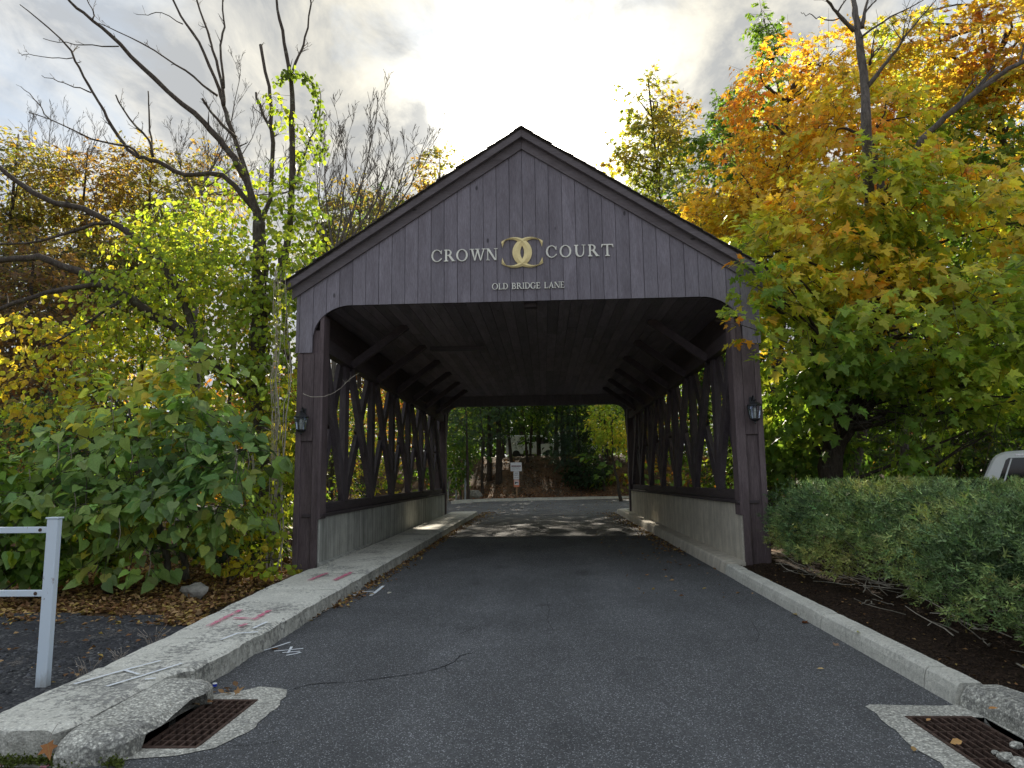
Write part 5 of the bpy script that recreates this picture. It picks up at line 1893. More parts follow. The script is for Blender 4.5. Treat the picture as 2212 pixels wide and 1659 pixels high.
def hedge_keep(P):
    x, y, z = P[:, 0], P[:, 1], P[:, 2]
    lo = 0.30 + 0.22 * np.clip((x - 3.7) / 0.9, 0, 1) + 0.05 * np.sin(y * 5) + 0.04 * np.sin(y * 11 + x * 6) + 0.16 * np.clip((y - 7) / 3, 0, 1)
    return (z > lo) & (x > 3.5) & ((y < 10.95) | (x > 3.95)) & (z < 1.455)


foliage(hedge, hb, 24000, 7, 0.11, 0.045, 0.082, T_SPRIG, [(0.09, 0.155, 0.065), (0.155, 0.25, 0.10), (0.24, 0.345, 0.125), (0.34, 0.42, 0.13), (0.43, 0.46, 0.14)], [0.18, 0.27, 0.27, 0.18, 0.10], 140,
        scale=3.0, mat='needle', name='foliage', droop=0.05, shell=0.74, hang=-0.45, up=0.5, keepf=hedge_keep, jit=0.32, stuff=True, zmin=0.3)
hs = MB()
rnd = random.Random(5)
for _ in range(210):
    y = rnd.uniform(3.4, 10.6)
    x = rnd.uniform(3.75, 5.4)
    p = Vector((x, y, rnd.uniform(0.12, 0.3)))
    d = Vector((rnd.uniform(-1.0, 0.4), rnd.uniform(-0.8, 0.8), rnd.uniform(-0.05, 0.55))).normalized()
    l = rnd.uniform(0.25, 0.7)
    Q = [p]
    for k in range(4):
        d = (d + Vector((rnd.gauss(0, 0.25), rnd.gauss(0, 0.25), rnd.gauss(0, 0.18)))).normalized()
        Q.append(Q[-1] + d * l / 4)
    for q in Q:
        q.z = max(q.z, bed_z(q.x, q.y) + 0.01)
    r = rnd.uniform(0.004, 0.009)
    hs.tube(Q, [r * (1 - 0.15 * k) for k in range(5)], 4, cap=False)
hso = hs.build('bare_branches', 'pale_twig', hedge)
hso['kind'] = 'stuff'
st = MB()
for y in np.arange(3.6, 10.6, 1.1):
    for k in range(3):
        b0 = Vector((4.9 + 0.1 * k, y, 0.05))
        limb(st, [b0, b0 + Vector((rnd.uniform(-0.3, 0.3), rnd.uniform(-0.2, 0.2), 0.35)), b0 + Vector((rnd.uniform(-0.7, 0.5), rnd.uniform(-0.4, 0.4), 0.9))], 0.035, 0.012, 5)
st.build('stems', 'bark_twig', hedge)['kind'] = 'stuff'

# ---- woods beyond the far road
ftr = [(1057, 47.0, 0.20, 'reddish trunk left of the pair facing down the road'), (1077, 46.5, 0.27, 'thickest dark trunk seen through the bridge'), (1105, 49.0, 0.15, 'thin trunk just left of the sign'),
       (1216, 49.5, 0.22, 'straight trunk right of the sign on the bank'), (1198, 52.0, 0.16, 'thin trunk behind the bank right of the sign'), (1310, 46.5, 0.16, 'slim trunk by the right end of the bank')]
nf = 0
for i, (u, yy, r, lab) in enumerate(ftr):
    x = at(u, 980, yy).x
    zg = bankz(x, yy)
    t = wood_tree('bank_tree', lab, (x, yy, zg), (x + random.uniform(-0.5, 0.5), yy, 14.0 + random.uniform(0, 4)), r,
                  [(x + random.uniform(-2, 2), yy + random.uniform(-1, 1), 9.5, 2.6, 2.4, 1.8), (x + random.uniform(-2, 2), yy, 12.5, 2.4, 2.4, 1.8), (x, yy, 6.2, 2.0, 1.8, 1.0)],
                  300, 11, 0.9, 0.4, 0.26, T_OVAL, [DG, GR, LG, (0.25, 0.25, 0.05)], [0.3, 0.34, 0.24, 0.12], 160 + i, k=2)
# pines and understorey on the bank
for i, (u, v, yy, ru, rv, kd, lab) in enumerate((
        (1030, 930, 44.5, 60, 40, 'p', 'dark pine boughs over the fence left of the far trunks'), (1000, 900, 40.0, 34, 60, 'p', 'pine at the left edge of the far opening'),
        (1130, 915, 50.0, 60, 35, 'p', 'dark pine boughs above the sign'), (1240, 905, 47.0, 70, 26, 'p', 'feathery pine bough hanging right of centre in the opening'),
        (1240, 985, 46.5, 55, 18, 'p', 'low pine spray on the bank right of the sign'), (1290, 880, 45.0, 60, 30, 'p', 'pine boughs at the top right of the opening'),
        (1325, 915, 38.5, 38, 50, 'y', 'sunlit yellow green tree at the right of the far opening'), (1195, 890, 56.0, 60, 34, 'y', 'yellow green tree far behind the sign'),
        (1280, 955, 50.0, 50, 30, 'g', 'green bush low on the bank at right'), (985, 985, 41.5, 22, 50, 'g', 'green vine bush on the fence'), (1265, 1020, 46.0, 36, 22, 'd', 'dark holly bush at the foot of the bank'))):
    c = at(u, v, yy)
    base = Vector((c.x + 0.3, yy, max(bankz(c.x, yy), 0.0)))
    cols, wts, tm, mt = {'p': ([(0.03, 0.06, 0.035), (0.05, 0.095, 0.05), (0.09, 0.15, 0.07)], [0.4, 0.4, 0.2], T_NEEDLE, 'needle'), 'y': ([LG, LIME, YEL], [0.3, 0.4, 0.3], T_OVAL, 'leaf_joined'),
                         'g': ([DG, GR, LG], [0.35, 0.4, 0.25], T_OVAL, 'leaf_joined'), 'd': ([(0.02, 0.045, 0.015), DG], [0.5, 0.5], T_OVAL, 'leaf_joined')}[kd]
    shape = [blob(u, v, yy, ru, rv, 1.6)]
    if kd == 'p':
        shape.append(blob(u + 20, v - rv * 1.6, yy, ru * 1.1, rv, 1.8))
        shape.append(blob(u - 10, v - rv * 3.2, yy, ru, rv * 1.2, 1.8))
    nm = {'p': 'pine_tree', 'y': 'yellow_tree', 'g': 'green_bush', 'd': 'holly_bush'}[kd]
    wood_tree(nm, lab, base, (c.x, yy, c.z + rv * yy / 1480 * (3 if kd == 'p' else 0.6)), 0.12 if kd in 'py' else 0.05, shape, 380 if kd == 'p' else 260, 14 if kd == 'p' else 10, 0.7, 0.25, 0.30 if kd == 'p' else 0.2, tm, cols, wts, 180 + i,
              k=2, mat=mt, zmin=0.2, droop=0.1)

# far-off woodland that reads as one mass
wr_ = np.random.default_rng(5)
wb = []
for k in range(150):
    a = wr_.uniform(-1.15, 1.15)
    d = wr_.uniform(56, 84)
    x, y = d * math.sin(a) * 1.25, d * math.cos(a) * 1.0 + 4
    if abs(x) < 8 and y < 66:
        y += 14
    h = wr_.uniform(3.5, 13.0)
    wb.append((x, y, h, wr_.uniform(3.0, 4.6), 3.0, wr_.uniform(2.4, 3.6)))
for x in np.arange(-70, 71, 4.5):
    if abs(x) > 5:
        wb.append((x, 50 + 6 * math.sin(x) - 0.2 * abs(x), 3.4, 3.4, 2.0, 3.2))
for sgn in (-1, 1):
    for k in range(46):
        x = sgn * wr_.uniform(9 if sgn < 0 else 12, 44)
        y = wr_.uniform(26, 44) if abs(x) < 26 else wr_.uniform(8, 44)
        if 25.5 < y < 43 and abs(x) < 30 and False:
            continue
        wb.append((x, y, wr_.uniform(1.6, 6.0), 2.6, 2.4, wr_.uniform(2.0, 3.2)))
for k in range(44):  # hidden crowns added to keep the sun off the trees in front
    wb.append((wr_.uniform(9, 32), wr_.uniform(27, 40), wr_.uniform(5, 13), 2.6, 2.2, wr_.uniform(1.8, 2.8)))
for k in range(46):
    xx = wr_.uniform(5.5, 32) * (1 if k % 2 else -1)
    wb.append((xx - 1, wr_.uniform(42.5, 48), wr_.uniform(0.9, 2.6), 1.8, 1.5, wr_.uniform(0.8, 1.5)))
for k in range(120):  # high crowns hidden by the bridge, added to shade the far bank and road
    wb.append((wr_.uniform(-17, 17), wr_.uniform(60, 88), wr_.uniform(7, 27), wr_.uniform(2.4, 3.6), 2.6, wr_.uniform(1.8, 2.8)))
for k in range(46):
    wb.append((wr_.uniform(-17, 17), wr_.uniform(68, 82), wr_.uniform(4.5, 11), wr_.uniform(2.4, 3.4), 2.6, wr_.uniform(1.8, 2.8)))
for k in range(16):
    wb.append((wr_.uniform(-7, 7), wr_.uniform(53, 57), wr_.uniform(4.6, 7.5), wr_.uniform(1.2, 1.8), 1.2, wr_.uniform(0.8, 1.4)))
for k in range(175):  # unseen canopy above the far opening, added to dapple the sun on the road
    wb.append((wr_.uniform(-14, 14), wr_.uniform(46, 57), wr_.uniform(9, 20), wr_.uniform(1.5, 2.4), 1.8, wr_.uniform(1.0, 1.8)))
wood = thing('woodland', 'dense mixed autumn woodland closing the view all round', 'woods', (0, 60, 0))
P, Dr, N, sid, C, tw = crown_points(wb, 29000, 9, 1.2, 0.55, 300, 0.2, 0.35, 0.3, 0.5, 0.2)
col = palette(P, sid, C, [(0.022, 0.045, 0.014), DG, GR, LG, (0.20, 0.18, 0.03), (0.28, 0.17, 0.03), RUST], [0.2, 0.2, 0.2, 0.14, 0.12, 0.08, 0.06], 0.16, 301)
o = link_mesh('crowns', leaves_mesh('crowns', P, Dr, N, 0.42 * (0.7 + 0.6 * np.random.default_rng(3).random(len(P))), col, T_OVAL, (0, 60, 0)), 'leaf_joined', wood)
o['kind'] = 'stuff'
tm_ = MB()
for k in range(90):
    x = random.uniform(-50, 50)
    y = random.uniform(50, 70) if abs(x) < 12 else random.uniform(30, 66)
    zg = bankz(x, y) if y > 40 else 0
    h = random.uniform(9, 15)
    r = random.uniform(0.10, 0.24)
    tm_.tube([(x, y, zg - 0.3), (x + random.uniform(-0.4, 0.4), y, zg + h * 0.5), (x + random.uniform(-0.8, 0.8), y, zg + h)], [r, r * 0.8, r * 0.3], 6)
tmo = tm_.build('trunks', 'bark_dark', wood)
tmo['kind'] = 'stuff'

# ================================================================== small things
# ---- white rail barrier on the left
rx0, ry0 = gp(92, 1487).x, gp(92, 1487).y
rail = thing('rail_fence', 'white painted steel rail fence with rust specks at the left edge', 'fence', (rx0, ry0, 0))
hp = 1.29
mb = MB().box(rx0 - 0.044, rx0 + 0.044, ry0 - 0.03, ry0 + 0.03, -0.1, hp)
mb.build('post', 'rail_paint', rail, bevel=0.005)
MB().box(rx0 - 0.052, rx0 + 0.052, ry0 - 0.037, ry0 + 0.037, hp + 0.001, hp + 0.014).build('post_cap', 'rail_paint', rail, bevel=0.003)
for z in (1.205, 0.715):
    MB().box(rx0 - 3.2, rx0 - 0.046, ry0 - 0.018, ry0 + 0.018, z - 0.024, z + 0.024).build('rail', 'rail_paint', rail, bevel=0.003)
    MB().tube([(rx0 - 0.10, ry0 - 0.0185, z), (rx0 - 0.10, ry0 - 0.023, z)], 0.014, 8).build('bolt', 'grate_iron', rail)
MB().box(rx0 - 3.3, rx0 - 3.201, ry0 - 0.03, ry0 + 0.03, -0.1, hp).build('post', 'rail_paint', rail, bevel=0.005)


def stroke(name, pts, w_, z, mat, label, cat='paint mark', group=None, parent=None, rough=0.4):
    """flat sprayed strip on the ground"""
    P = []
    for i in range(len(pts) - 1):
        a, b = Vector(pts[i]), Vector(pts[i + 1])
        n = max(2, int((b - a).length / 0.05))
        for k in range(n):
            P.append(a.lerp(b, k / n))
    P.append(Vector(pts[-1]))
    V, F = [], []
    for i, p in enumerate(P):
        d = (P[min(i + 1, len(P) - 1)] - P[max(i - 1, 0)])
        d = Vector((d.x, d.y, 0)).normalized()
        nr = Vector((-d.y, d.x, 0))
        ww = w_ * 0.5 * (1 + rough * mnoise.noise(Vector((i * 0.9, p.x, p.y))))
        V += [p + nr * ww + Vector((0, 0, z)), p - nr * ww + Vector((0, 0, z))]
    for i in range(len(P) - 1):
        F.append((2 * i, 2 * i + 1, 2 * i + 3, 2 * i + 2))
    o = MB().add(V, F).build(name, mat, parent, loc=None if parent else tuple(P[0] + Vector((0, 0, z))), recalc=False)
    if parent is None:
        tag(o, label, cat, group)
    return o


def W2(pts, z):
    return [Vector((gp(u, v, z).x, gp(u, v, z).y, 0)) for u, v in pts]


ZW = 0.186


def mark(label, strokes, w_, z, zp, mat):
    b = W2([strokes[0][0]], zp)[0]
    t = thing('paint_mark', label, 'paint mark', (b.x, b.y, z))
    for s_ in strokes:
        stroke('stroke', W2(s_, zp), w_, z, mat, None, parent=t)


mark('white sprayed H on the pale near end of the walk', [[(160, 1479), (267, 1449), (347, 1428)], [(230, 1484), (310, 1460), (393, 1434)], [(270, 1449), (300, 1458)], [(313, 1469), (337, 1466)]], 0.028, ZW, 0.18, 'paint_white_spray')
mark('pink sprayed bracket on the walk halfway to the bridge', [[(450, 1353), (486, 1335), (520, 1318)], [(547, 1339), (583, 1319)], [(502, 1336), (548, 1336)], [(517, 1354), (533, 1348)]], 0.055, ZW, 0.18, 'paint_pink')
mark('faint white sprayed line on the walk below the pink bracket', [[(477, 1383), (513, 1369), (557, 1366)], [(547, 1358), (577, 1344)]], 0.03, ZW, 0.18, 'paint_white_spray')
mark('faint pink sprayed lines on the walk near the left post', [[(667, 1254), (707, 1238)], [(722, 1254), (760, 1236)]], 0.07, ZW, 0.18, 'paint_pink')
mark('white sprayed squiggle on the asphalt beside the walk', [[(560, 1409), (594, 1399), (627, 1388)], [(592, 1408), (655, 1402)], [(610, 1411), (648, 1408)], [(618, 1417), (640, 1413), (650, 1410)], [(630, 1398), (622, 1412)]], 0.022, 0.006, 0.0, 'paint_white_spray')
mark('small white sprayed H on the asphalt near the left kerb', [[(762, 1288), (780, 1277)], [(778, 1279), (808, 1278)], [(800, 1288), (815, 1277), (828, 1266)]], 0.045, 0.006, 0.0, 'paint_white_spray')
mark('pink paint dash on the asphalt at the bottom left corner', [[(-4, 1657), (30, 1642)]], 0.05, 0.006, 0.0, 'paint_pink')
mark('pink paint dash on the asphalt under the end of the walk', [[(91, 1660), (118, 1648)]], 0.04, 0.006, 0.0, 'paint_pink')
road = bpy.data.objects['road']
for pts, ww in (([(632, 1489), (668, 1480), (700, 1476), (745, 1475), (790, 1470), (845, 1464), (900, 1455), (940, 1446), (960, 1440), (985, 1431), (996, 1418), (1024, 1408)], 0.010),
                ([(990, 1372), (1012, 1362), (1040, 1352)], 0.006), ([(960, 1440), (968, 1452), (990, 1458), (1004, 1452)], 0.005), ([(790, 1470), (800, 1482), (830, 1486)], 0.004), ([(1180, 1290), (1188, 1318), (1182, 1340), (1196, 1362)], 0.004), ([(1620, 1340), (1640, 1372), (1636, 1390)], 0.004), ([(505, 1611), (540, 1610), (590, 1604)], 0.006), ([(985, 1430), (1010, 1426), (1030, 1420)], 0.005)):
    q = W2(pts, 0.0)
    q = [p + Vector((random.uniform(-0.02, 0.02), random.uniform(-0.02, 0.02), 0)) for p in q]
    stroke('crack', q, ww, 0.0045, 'crack_dark', None, parent=road, rough=0.9)

# ---- leaf litter
DRY = np.array([(0.30, 0.17, 0.075), (0.22, 0.11, 0.05), (0.42, 0.27, 0.13), (0.16, 0.085, 0.04), (0.46, 0.33, 0.10)])


def litter(name, label, P, size, seed, mat='dry_leaf', cols=DRY, flat=0.35, tm=T_OVAL, parent=None):
    r = np.random.default_rng(seed)
    n = len(P)
    Dr = r.normal(size=(n, 3)) * np.array([1, 1, flat * 0.7])
    N = r.normal(size=(n, 3)) * flat + np.array([0, 0, 1.0])
    C = cols[r.integers(0, len(cols), n)] * (1 + r.normal(size=(n, 1)) * 0.2)
    org = (float(P[:, 0].mean()), float(P[:, 1].mean()), 0)
    me = leaves_mesh(name, P, Dr, N, size * (0.6 + 0.8 * r.random(n)), np.clip(C, 0.01, 0.8), tm, org)
    o = link_mesh(name, me, mat, None, org)
    tag(o, label, 'leaf litter', kind='stuff')
    return o


T_CURL = (np.array([(0, 0, 0.03), (0.30, 0.45, 0.22), (0, 1, 0.10), (-0.30, 0.45, 0.20), (0, 0.5, 0.0)]), np.array([(0, 1, 4), (4, 1, 2), (0, 4, 3), (4, 2, 3)]))
r_ = np.random.default_rng(17)
n = 30000
x = r_.uniform(-13, -3.35, n)
y = 7.5 + 6.5 * r_.random(n) ** 1.3
edge = 7.75 - 0.12 * (x + 3) + 0.35 * np.sin(x * 2.3) + 0.15 * np.sin(x * 7)
ok = (y > edge) | (r_.random(n) < 0.06)
ok &= ~((x > -3.92) & (y > 10.9))
x, y = x[ok], y[ok]
z = np.array([max(ground_z(a, b), 0.012 if b < 7.9 else -1) for a, b in zip(x, y)]) + 0.005 + 0.03 * r_.random(len(x))
litter('leaf_litter', 'thick brown fallen leaves under the catalpa beside the walk', np.stack([x, y, z], 1), 0.075, 4, tm=T_CURL)
n = 260
x = r_.uniform(-8, -3.3, n)
y = r_.uniform(4.6, 7.8, n)
litter('scattered_litter', 'few dry leaves on the broken asphalt behind the rail post', np.stack([x, y, np.full(n, 0.035)], 1), 0.05, 5, tm=T_CURL)
n = 9000
x = r_.uniform(-4.4, 12, n)
y = 41.4 + 0.16 * np.maximum(x, -3) + 9.0 * r_.random(n) ** 2.2
z = np.array([bankz(a, b) for a, b in zip(x, y)]) + 0.01
litter('bank_litter', 'rust brown leaf carpet behind the far kerb', np.stack([x, y, z], 1), 0.12, 6, cols=np.array([(0.26, 0.12, 0.06), (0.20, 0.09, 0.045), (0.34, 0.18, 0.09), (0.13, 0.06, 0.035)]), tm=T_CURL)
# drifts along both kerbs inside the bridge and under the front
pts = []
for k in range(1500):
    yy = random.uniform(8.4, 29)
    pts.append((KX0 + 0.03 + abs(random.gauss(0, 0.10)) * (1 + 2.5 * max(0, (yy - 20) / 9)), yy, 0.012))
for k in range(900):
    yy = random.uniform(14, 28)
    pts.append((KX1 - 0.03 - abs(random.gauss(0, 0.16)) * (1 + 2 * max(0, (yy - 20) / 8)), yy, 0.012))
for k in range(450):
    pts.append((random.uniform(-4, 5), random.uniform(26, 41), 0.012))
for k in range(90):
    pts.append((random.uniform(1.5, 3.0), random.uniform(9, 20), 0.012))
pts = np.array(pts)
litter('kerb_litter', 'dry leaves and grit drifted along the kerbs through the bridge', pts, 0.055, 8, tm=T_CURL)
n = 220
x = r_.uniform(KX1 + 0.25, 4.6, n)
y = r_.uniform(3.0, 11, n)
z = np.array([bed_z(a, b) for a, b in zip(x, y)]) + 0.012
litter('mulch_litter', 'bits of dry leaf scattered over the mulch bed', np.stack([x, y, z], 1), 0.035, 9, tm=T_CURL)
# mulch chips
n = 26000
x = KX1 + 0.22 + (r_.random(n) ** 1.5) * 2.6
y = 2.8 + 8.4 * r_.random(n) ** 1.2
z = np.array([bed_z(a, b) for a, b in zip(x, y)]) + 0.004
o = litter('mulch_chips', 'dark brown shredded bark mulch over the bed', np.stack([x, y, z], 1), 0.035, 10, cols=np.array([(0.045, 0.030, 0.022), (0.07, 0.045, 0.03), (0.03, 0.02, 0.016), (0.10, 0.065, 0.04)]),
           tm=(np.array([(0, 0, 0), (0.10, 0.5, 0.1), (0, 1, 0.05), (-0.10, 0.5, 0.1)]), np.array([(0, 1, 2), (0, 2, 3)])))
o['category'] = 'mulch'
# gravel on the verge
gm = []
STN = np.array([(-.5, -.4, 0), (.5, -.45, 0), (.55, .4, 0), (-.45, .5, 0), (-.2, -.1, .45), (.25, .15, .5)]), np.array([(0, 1, 4), (1, 5, 4), (1, 2, 5), (2, 3, 5), (3, 4, 5), (3, 0, 4)])
n = 9000
x = r_.uniform(-11, -3.15, n)
y = r_.uniform(4.2, 8.0, n)
m_ = vnoise(np.stack([x, y, y * 0], 1), 1.6, 3) > -0.15
x, y = x[m_], y[m_]
n = len(x)
C = np.clip(np.array([(0.07, 0.072, 0.08)]) * (0.5 + 1.6 * r_.random((n, 1)) ** 2.5) + (r_.random((n, 1)) > 0.97) * 0.28, 0, 0.7)
z = np.array([0.012 + 0.018 * mnoise.noise(Vector((a * 2.4, b * 2.4, 3))) for a, b in zip(x, y)])
o = link_mesh('gravel', leaves_mesh('gravel', np.stack([x, y, z], 1), r_.normal(size=(n, 3)) * np.array([1, 1, 0.1]), np.array([[0, 0, 1.0]]) + r_.normal(size=(n, 3)) * 0.15, 0.012 + 0.03 * r_.random(n) ** 3, C, STN, (-6, 6, 0)), 'dry_leaf', None, (-6, 6, 0))
tag(o, 'loose dark gravel over the broken asphalt left of the walk', 'gravel', kind='stuff')

# ---- single fallen leaves
T_FALL = tmpl(sym([(0, 0), (0.34, -0.04), (0.26, 0.18), (0.52, 0.42), (0.20, 0.46), (0, 1.0)]), (0, 0.3), 0.30, -0.12)
T_FOV = tmpl(sym([(0, 0), (0.26, 0.25), (0.30, 0.6), (0, 1.0)]), (0, 0.45), 0.35, -0.15)
fm1 = np_mesh('fallen_leaf', *T_FALL)
fm2 = np_mesh('fallen_leaf', *T_FOV)
for f_ in (fm1, fm2):
    f_.materials.append(MATS['dry_leaf_single'])


def fallen(u, v, z, size, col, label, group=None, me=None, tilt=0.25, up=False):
    p = gp(u, v, z)
    o = bpy.data.objects.new('fallen_leaf', me or random.choice((fm1, fm2)))
    COL.objects.link(o)
    o.location = (p.x, p.y, z + 0.008)
    o.rotation_euler = (random.uniform(-tilt, tilt) if not up else 1.25, random.uniform(-tilt, tilt), random.uniform(0, 6.28) if not up else random.uniform(-0.4, 0.4))
    o.scale = (size, size, size)
    o.color = (*col, 1)
    tag(o, label, 'leaf', group)
    return o


big = fallen(172, 1600, 0.02, 0.10, (0.36, 0.16, 0.06), 'large orange brown leaf leaning on the front of the walk', me=fm1, up=True)
pz = gp(172, 1612, 0.0)
big.location = (pz.x, min(pz.y, 3.98), 0.12)
big.rotation_euler = (math.radians(-62), 0.35, math.radians(205))
MB().tube([(big.location.x, big.location.y, 0.12), (big.location.x + 0.012, big.location.y + 0.01, 0.17), (big.location.x + 0.03, big.location.y + 0.03, 0.215)], 0.0018, 4).build('stalk', 'stick', None, loc=tuple(big.location))
stk = bpy.data.objects['stalk']
stk.parent = big
stk.matrix_parent_inverse = (Matrix.Translation(big.location) @ big.rotation_euler.to_matrix().to_4x4() @ Matrix.Diagonal((0.10, 0.10, 0.10, 1))).inverted()
fallen(602, 1403, 0.004, 0.085, (0.42, 0.19, 0.06), 'orange brown leaf lying on the white squiggle on the asphalt', me=fm2)
fallen(1850, 1366, 0.14, 0.085, (0.52, 0.50, 0.08), 'yellow green leaf on the mulch just behind the right kerb', me=fm1)
fallen(1738, 1250, 0.14, 0.12, (0.42, 0.30, 0.14), 'tan leaf standing on the mulch near the right post', me=fm1, tilt=0.8)
fallen(2079, 1604, 0.012, 0.07, (0.62, 0.36, 0.14), 'tan leaf caught upright on the right drain grate', me=fm2, tilt=0.6)
fallen(2002, 1560, 0.008, 0.04, (0.55, 0.30, 0.12), 'small orange leaf on the gritty apron of the right grate', me=fm2)
fallen(1765, 1446, 0.004, 0.055, (0.60, 0.42, 0.18), 'lone tan leaf on open asphalt right of the middle', me=fm2)
fallen(1732, 1346, 0.004, 0.10, (0.34, 0.12, 0.05), 'curled red brown leaf at the foot of the right kerb', me=fm1, tilt=0.5)
fallen(1804, 1392, 0.004, 0.09, (0.34, 0.22, 0.14), 'crumpled grey brown leaf against the right kerb', me=fm1, tilt=0.6)
fallen(1974, 1626, 0.004, 0.05, (0.4, 0.25, 0.1), 'dull leaf at the edge of the right apron', me=fm2)
fallen(2156, 1532, 0.14, 0.06, (0.55, 0.26, 0.08), 'orange leaf on the mulch above the right grate', me=fm2)
fallen(808, 1284, 0.004, 0.11, (0.5, 0.34, 0.08), 'yellow leaf at the end of the small white H', me=fm2)
fallen(845, 1280, 0.004, 0.09, (0.55, 0.52, 0.45), 'pale leaf just right of the small white H', me=fm2)
grp = 'dry leaves gathered at the foot of the right kerb'
for (u, v) in ((1662, 1268), (1668, 1274), (1655, 1262), (1676, 1277), (1642, 1253), (1700, 1300), (1695, 1297), (1716, 1312), (1726, 1330), (1640, 1246), (1610, 1252)):
    fallen(u, v, 0.004, random.uniform(0.05, 0.10), tuple(DRY[random.randrange(5)]), 'dry brown leaf at the foot of the right kerb', grp, tilt=0.4)
grp = 'dry leaves gathered beside the left walk'
for k in range(34):
    u = random.uniform(660, 735)
    v = 1340 - (u - 650) * 0.58 + random.uniform(0, 14)
    fallen(u, v, 0.004, random.uniform(0.05, 0.09), tuple(DRY[random.randrange(5)]), 'yellow brown leaf drifted against the left walk', grp, tilt=0.4)
grp = 'leaves on the asphalt inside the bridge'
for k in range(16):
    fallen(random.uniform(1380, 1600), random.uniform(1180, 1250), 0.004, random.uniform(0.05, 0.09), tuple(DRY[random.randrange(5)] * 1.2), 'pale leaf on the asphalt near the right ledge', grp, tilt=0.4)
grp = 'dead leaves piled on the left grate'
for k in range(20):
    u = random.uniform(415, 470)
    v = random.uniform(1498, 1520) - (u - 415) * 0.05
    if k > 13:
        u, v = random.uniform(455, 520), random.uniform(1485, 1502)
    fallen(u, v, 0.018, random.uniform(0.035, 0.085), tuple(DRY[random.choice((0, 2, 3, 1))] * 1.1), 'dead brown leaf on the far end of the left grate', grp, tilt=0.6)
cp_ = gp(464, 1480, 0.02)
t = thing('bottle_cap', 'small blue and white bottle cap in the corner by the left grate', 'bottle cap', (cp_.x, cp_.y, 0.0))
MB().lathe(cp_.x, cp_.y, [(0.016, 0.012), (0.018, 0.03)], 12).build('side', 'cap_blue', t)
MB().lathe(cp_.x, cp_.y, [(0.0175, 0.031), (0.015, 0.036)], 12).build('top', 'white_paint', t)
rocks = MB()


def rock(p, r, seed, name='stone', label=None, group=None, mat='stone_grey'):
    bm = bmesh.new()
    bmesh.ops.create_icosphere(bm, subdivisions=2, radius=1.0)
    for v in bm.verts:
        n_ = 1 + 0.35 * mnoise.noise(v.co * 1.3 + Vector((seed, 0, 0))) + 0.15 * mnoise.noise(v.co * 3.5 + Vector((seed, 3, 0)))
        v.co = Vector((v.co.x * r[0] * n_, v.co.y * r[1] * n_, v.co.z * r[2] * n_))
    me = bpy.data.meshes.new(name)
    bm.to_mesh(me)
    bm.free()
    o = link_mesh(name, me, mat, None, p)
    return tag(o, label, 'stone', group)


for i, (u, v, r, lab) in enumerate(((2175, 1640, 0.045, 'pale stone on the right grate, lowest in the corner'), (2195, 1612, 0.035, 'grey stone on the far end of the right grate'),
                                    (2205, 1652, 0.05, 'largest pale stone at the bottom right corner'), (2150, 1626, 0.022, 'smallest pale stone on the right grate'))):
    p = gp(u, v, 0.02)
    rock((p.x, p.y, 0.012 + r * 0.4), (r, r * 0.8, r * 0.6), i * 4.4, label=lab, mat='concrete_collar')
p = at(1023, 1060, 43.2)
rock((p.x, 43.2, bankz(p.x, 43.2) + 0.12), (0.55, 0.4, 0.38), 12, 'boulder', 'rounded boulder on the bank left of the sign')
p = gp(420, 1284, 0.0)
rock((p.x, p.y, 0.05), (0.2, 0.12, 0.10), 31, 'boulder', 'pale flat rock among the leaves beside the walk')
# moss at the foot of the walk end
n = 2600
mx_ = r_.uniform(-3.2, -2.1, n)
my_ = 3.99 + 0.02 * r_.normal(size=n) + 0.05 * np.abs(np.sin(mx_ * 9)) + 0.16 * np.clip((-2.75 - mx_) / 0.3, 0, 2)
mz_ = np.abs(r_.normal(size=n)) * 0.018
C = np.array([(0.09, 0.12, 0.02)]) * (0.5 + 1.0 * r_.random((n, 1)))
o = link_mesh('moss', leaves_mesh('moss', np.stack([mx_, my_ - 0.02, mz_], 1), r_.normal(size=(n, 3)) + np.array([0, -0.3, 0.8]), r_.normal(size=(n, 3)), np.full(n, 0.02), C, T_OVAL, (-2.7, 4, 0)), 'needle', None, (-2.7, 4, 0))
tag(o, 'green moss along the foot of the walk end', 'moss', kind='stuff')
# dry grass tufts at the edge of the walk
for i, (u, v, h_, lab) in enumerate(((335, 1400, 0.22, 'tuft of dry pale grass at the edge of the walk by the pink bracket'), (270, 1440, 0.18, 'tuft of dry grass at the edge of the walk right of the rail post'), (195, 1462, 0.15, 'small dry weed at the edge of the walk next to the rail post'))):
    p = gp(u, v, 0.02)
    mb = MB()
    for k in range(16):
        a = random.uniform(0, 6.28)
        s_ = Vector((p.x - 0.03 + random.uniform(-0.04, 0.04), p.y + random.uniform(-0.06, 0.06), 0))
        e_ = s_ + Vector((math.cos(a) * h_ * 0.6, math.sin(a) * h_ * 0.5, h_ * random.uniform(0.5, 1.1)))
        mb.tube([s_, s_.lerp(e_, 0.5) + Vector((0, 0, h_ * 0.2)), e_], [0.002, 0.0016, 0.0035], 3)
    o = mb.build('dry_grass', 'stick', None, loc=(p.x, p.y, 0))
    tag(o, lab, 'grass tuft', kind='stuff')
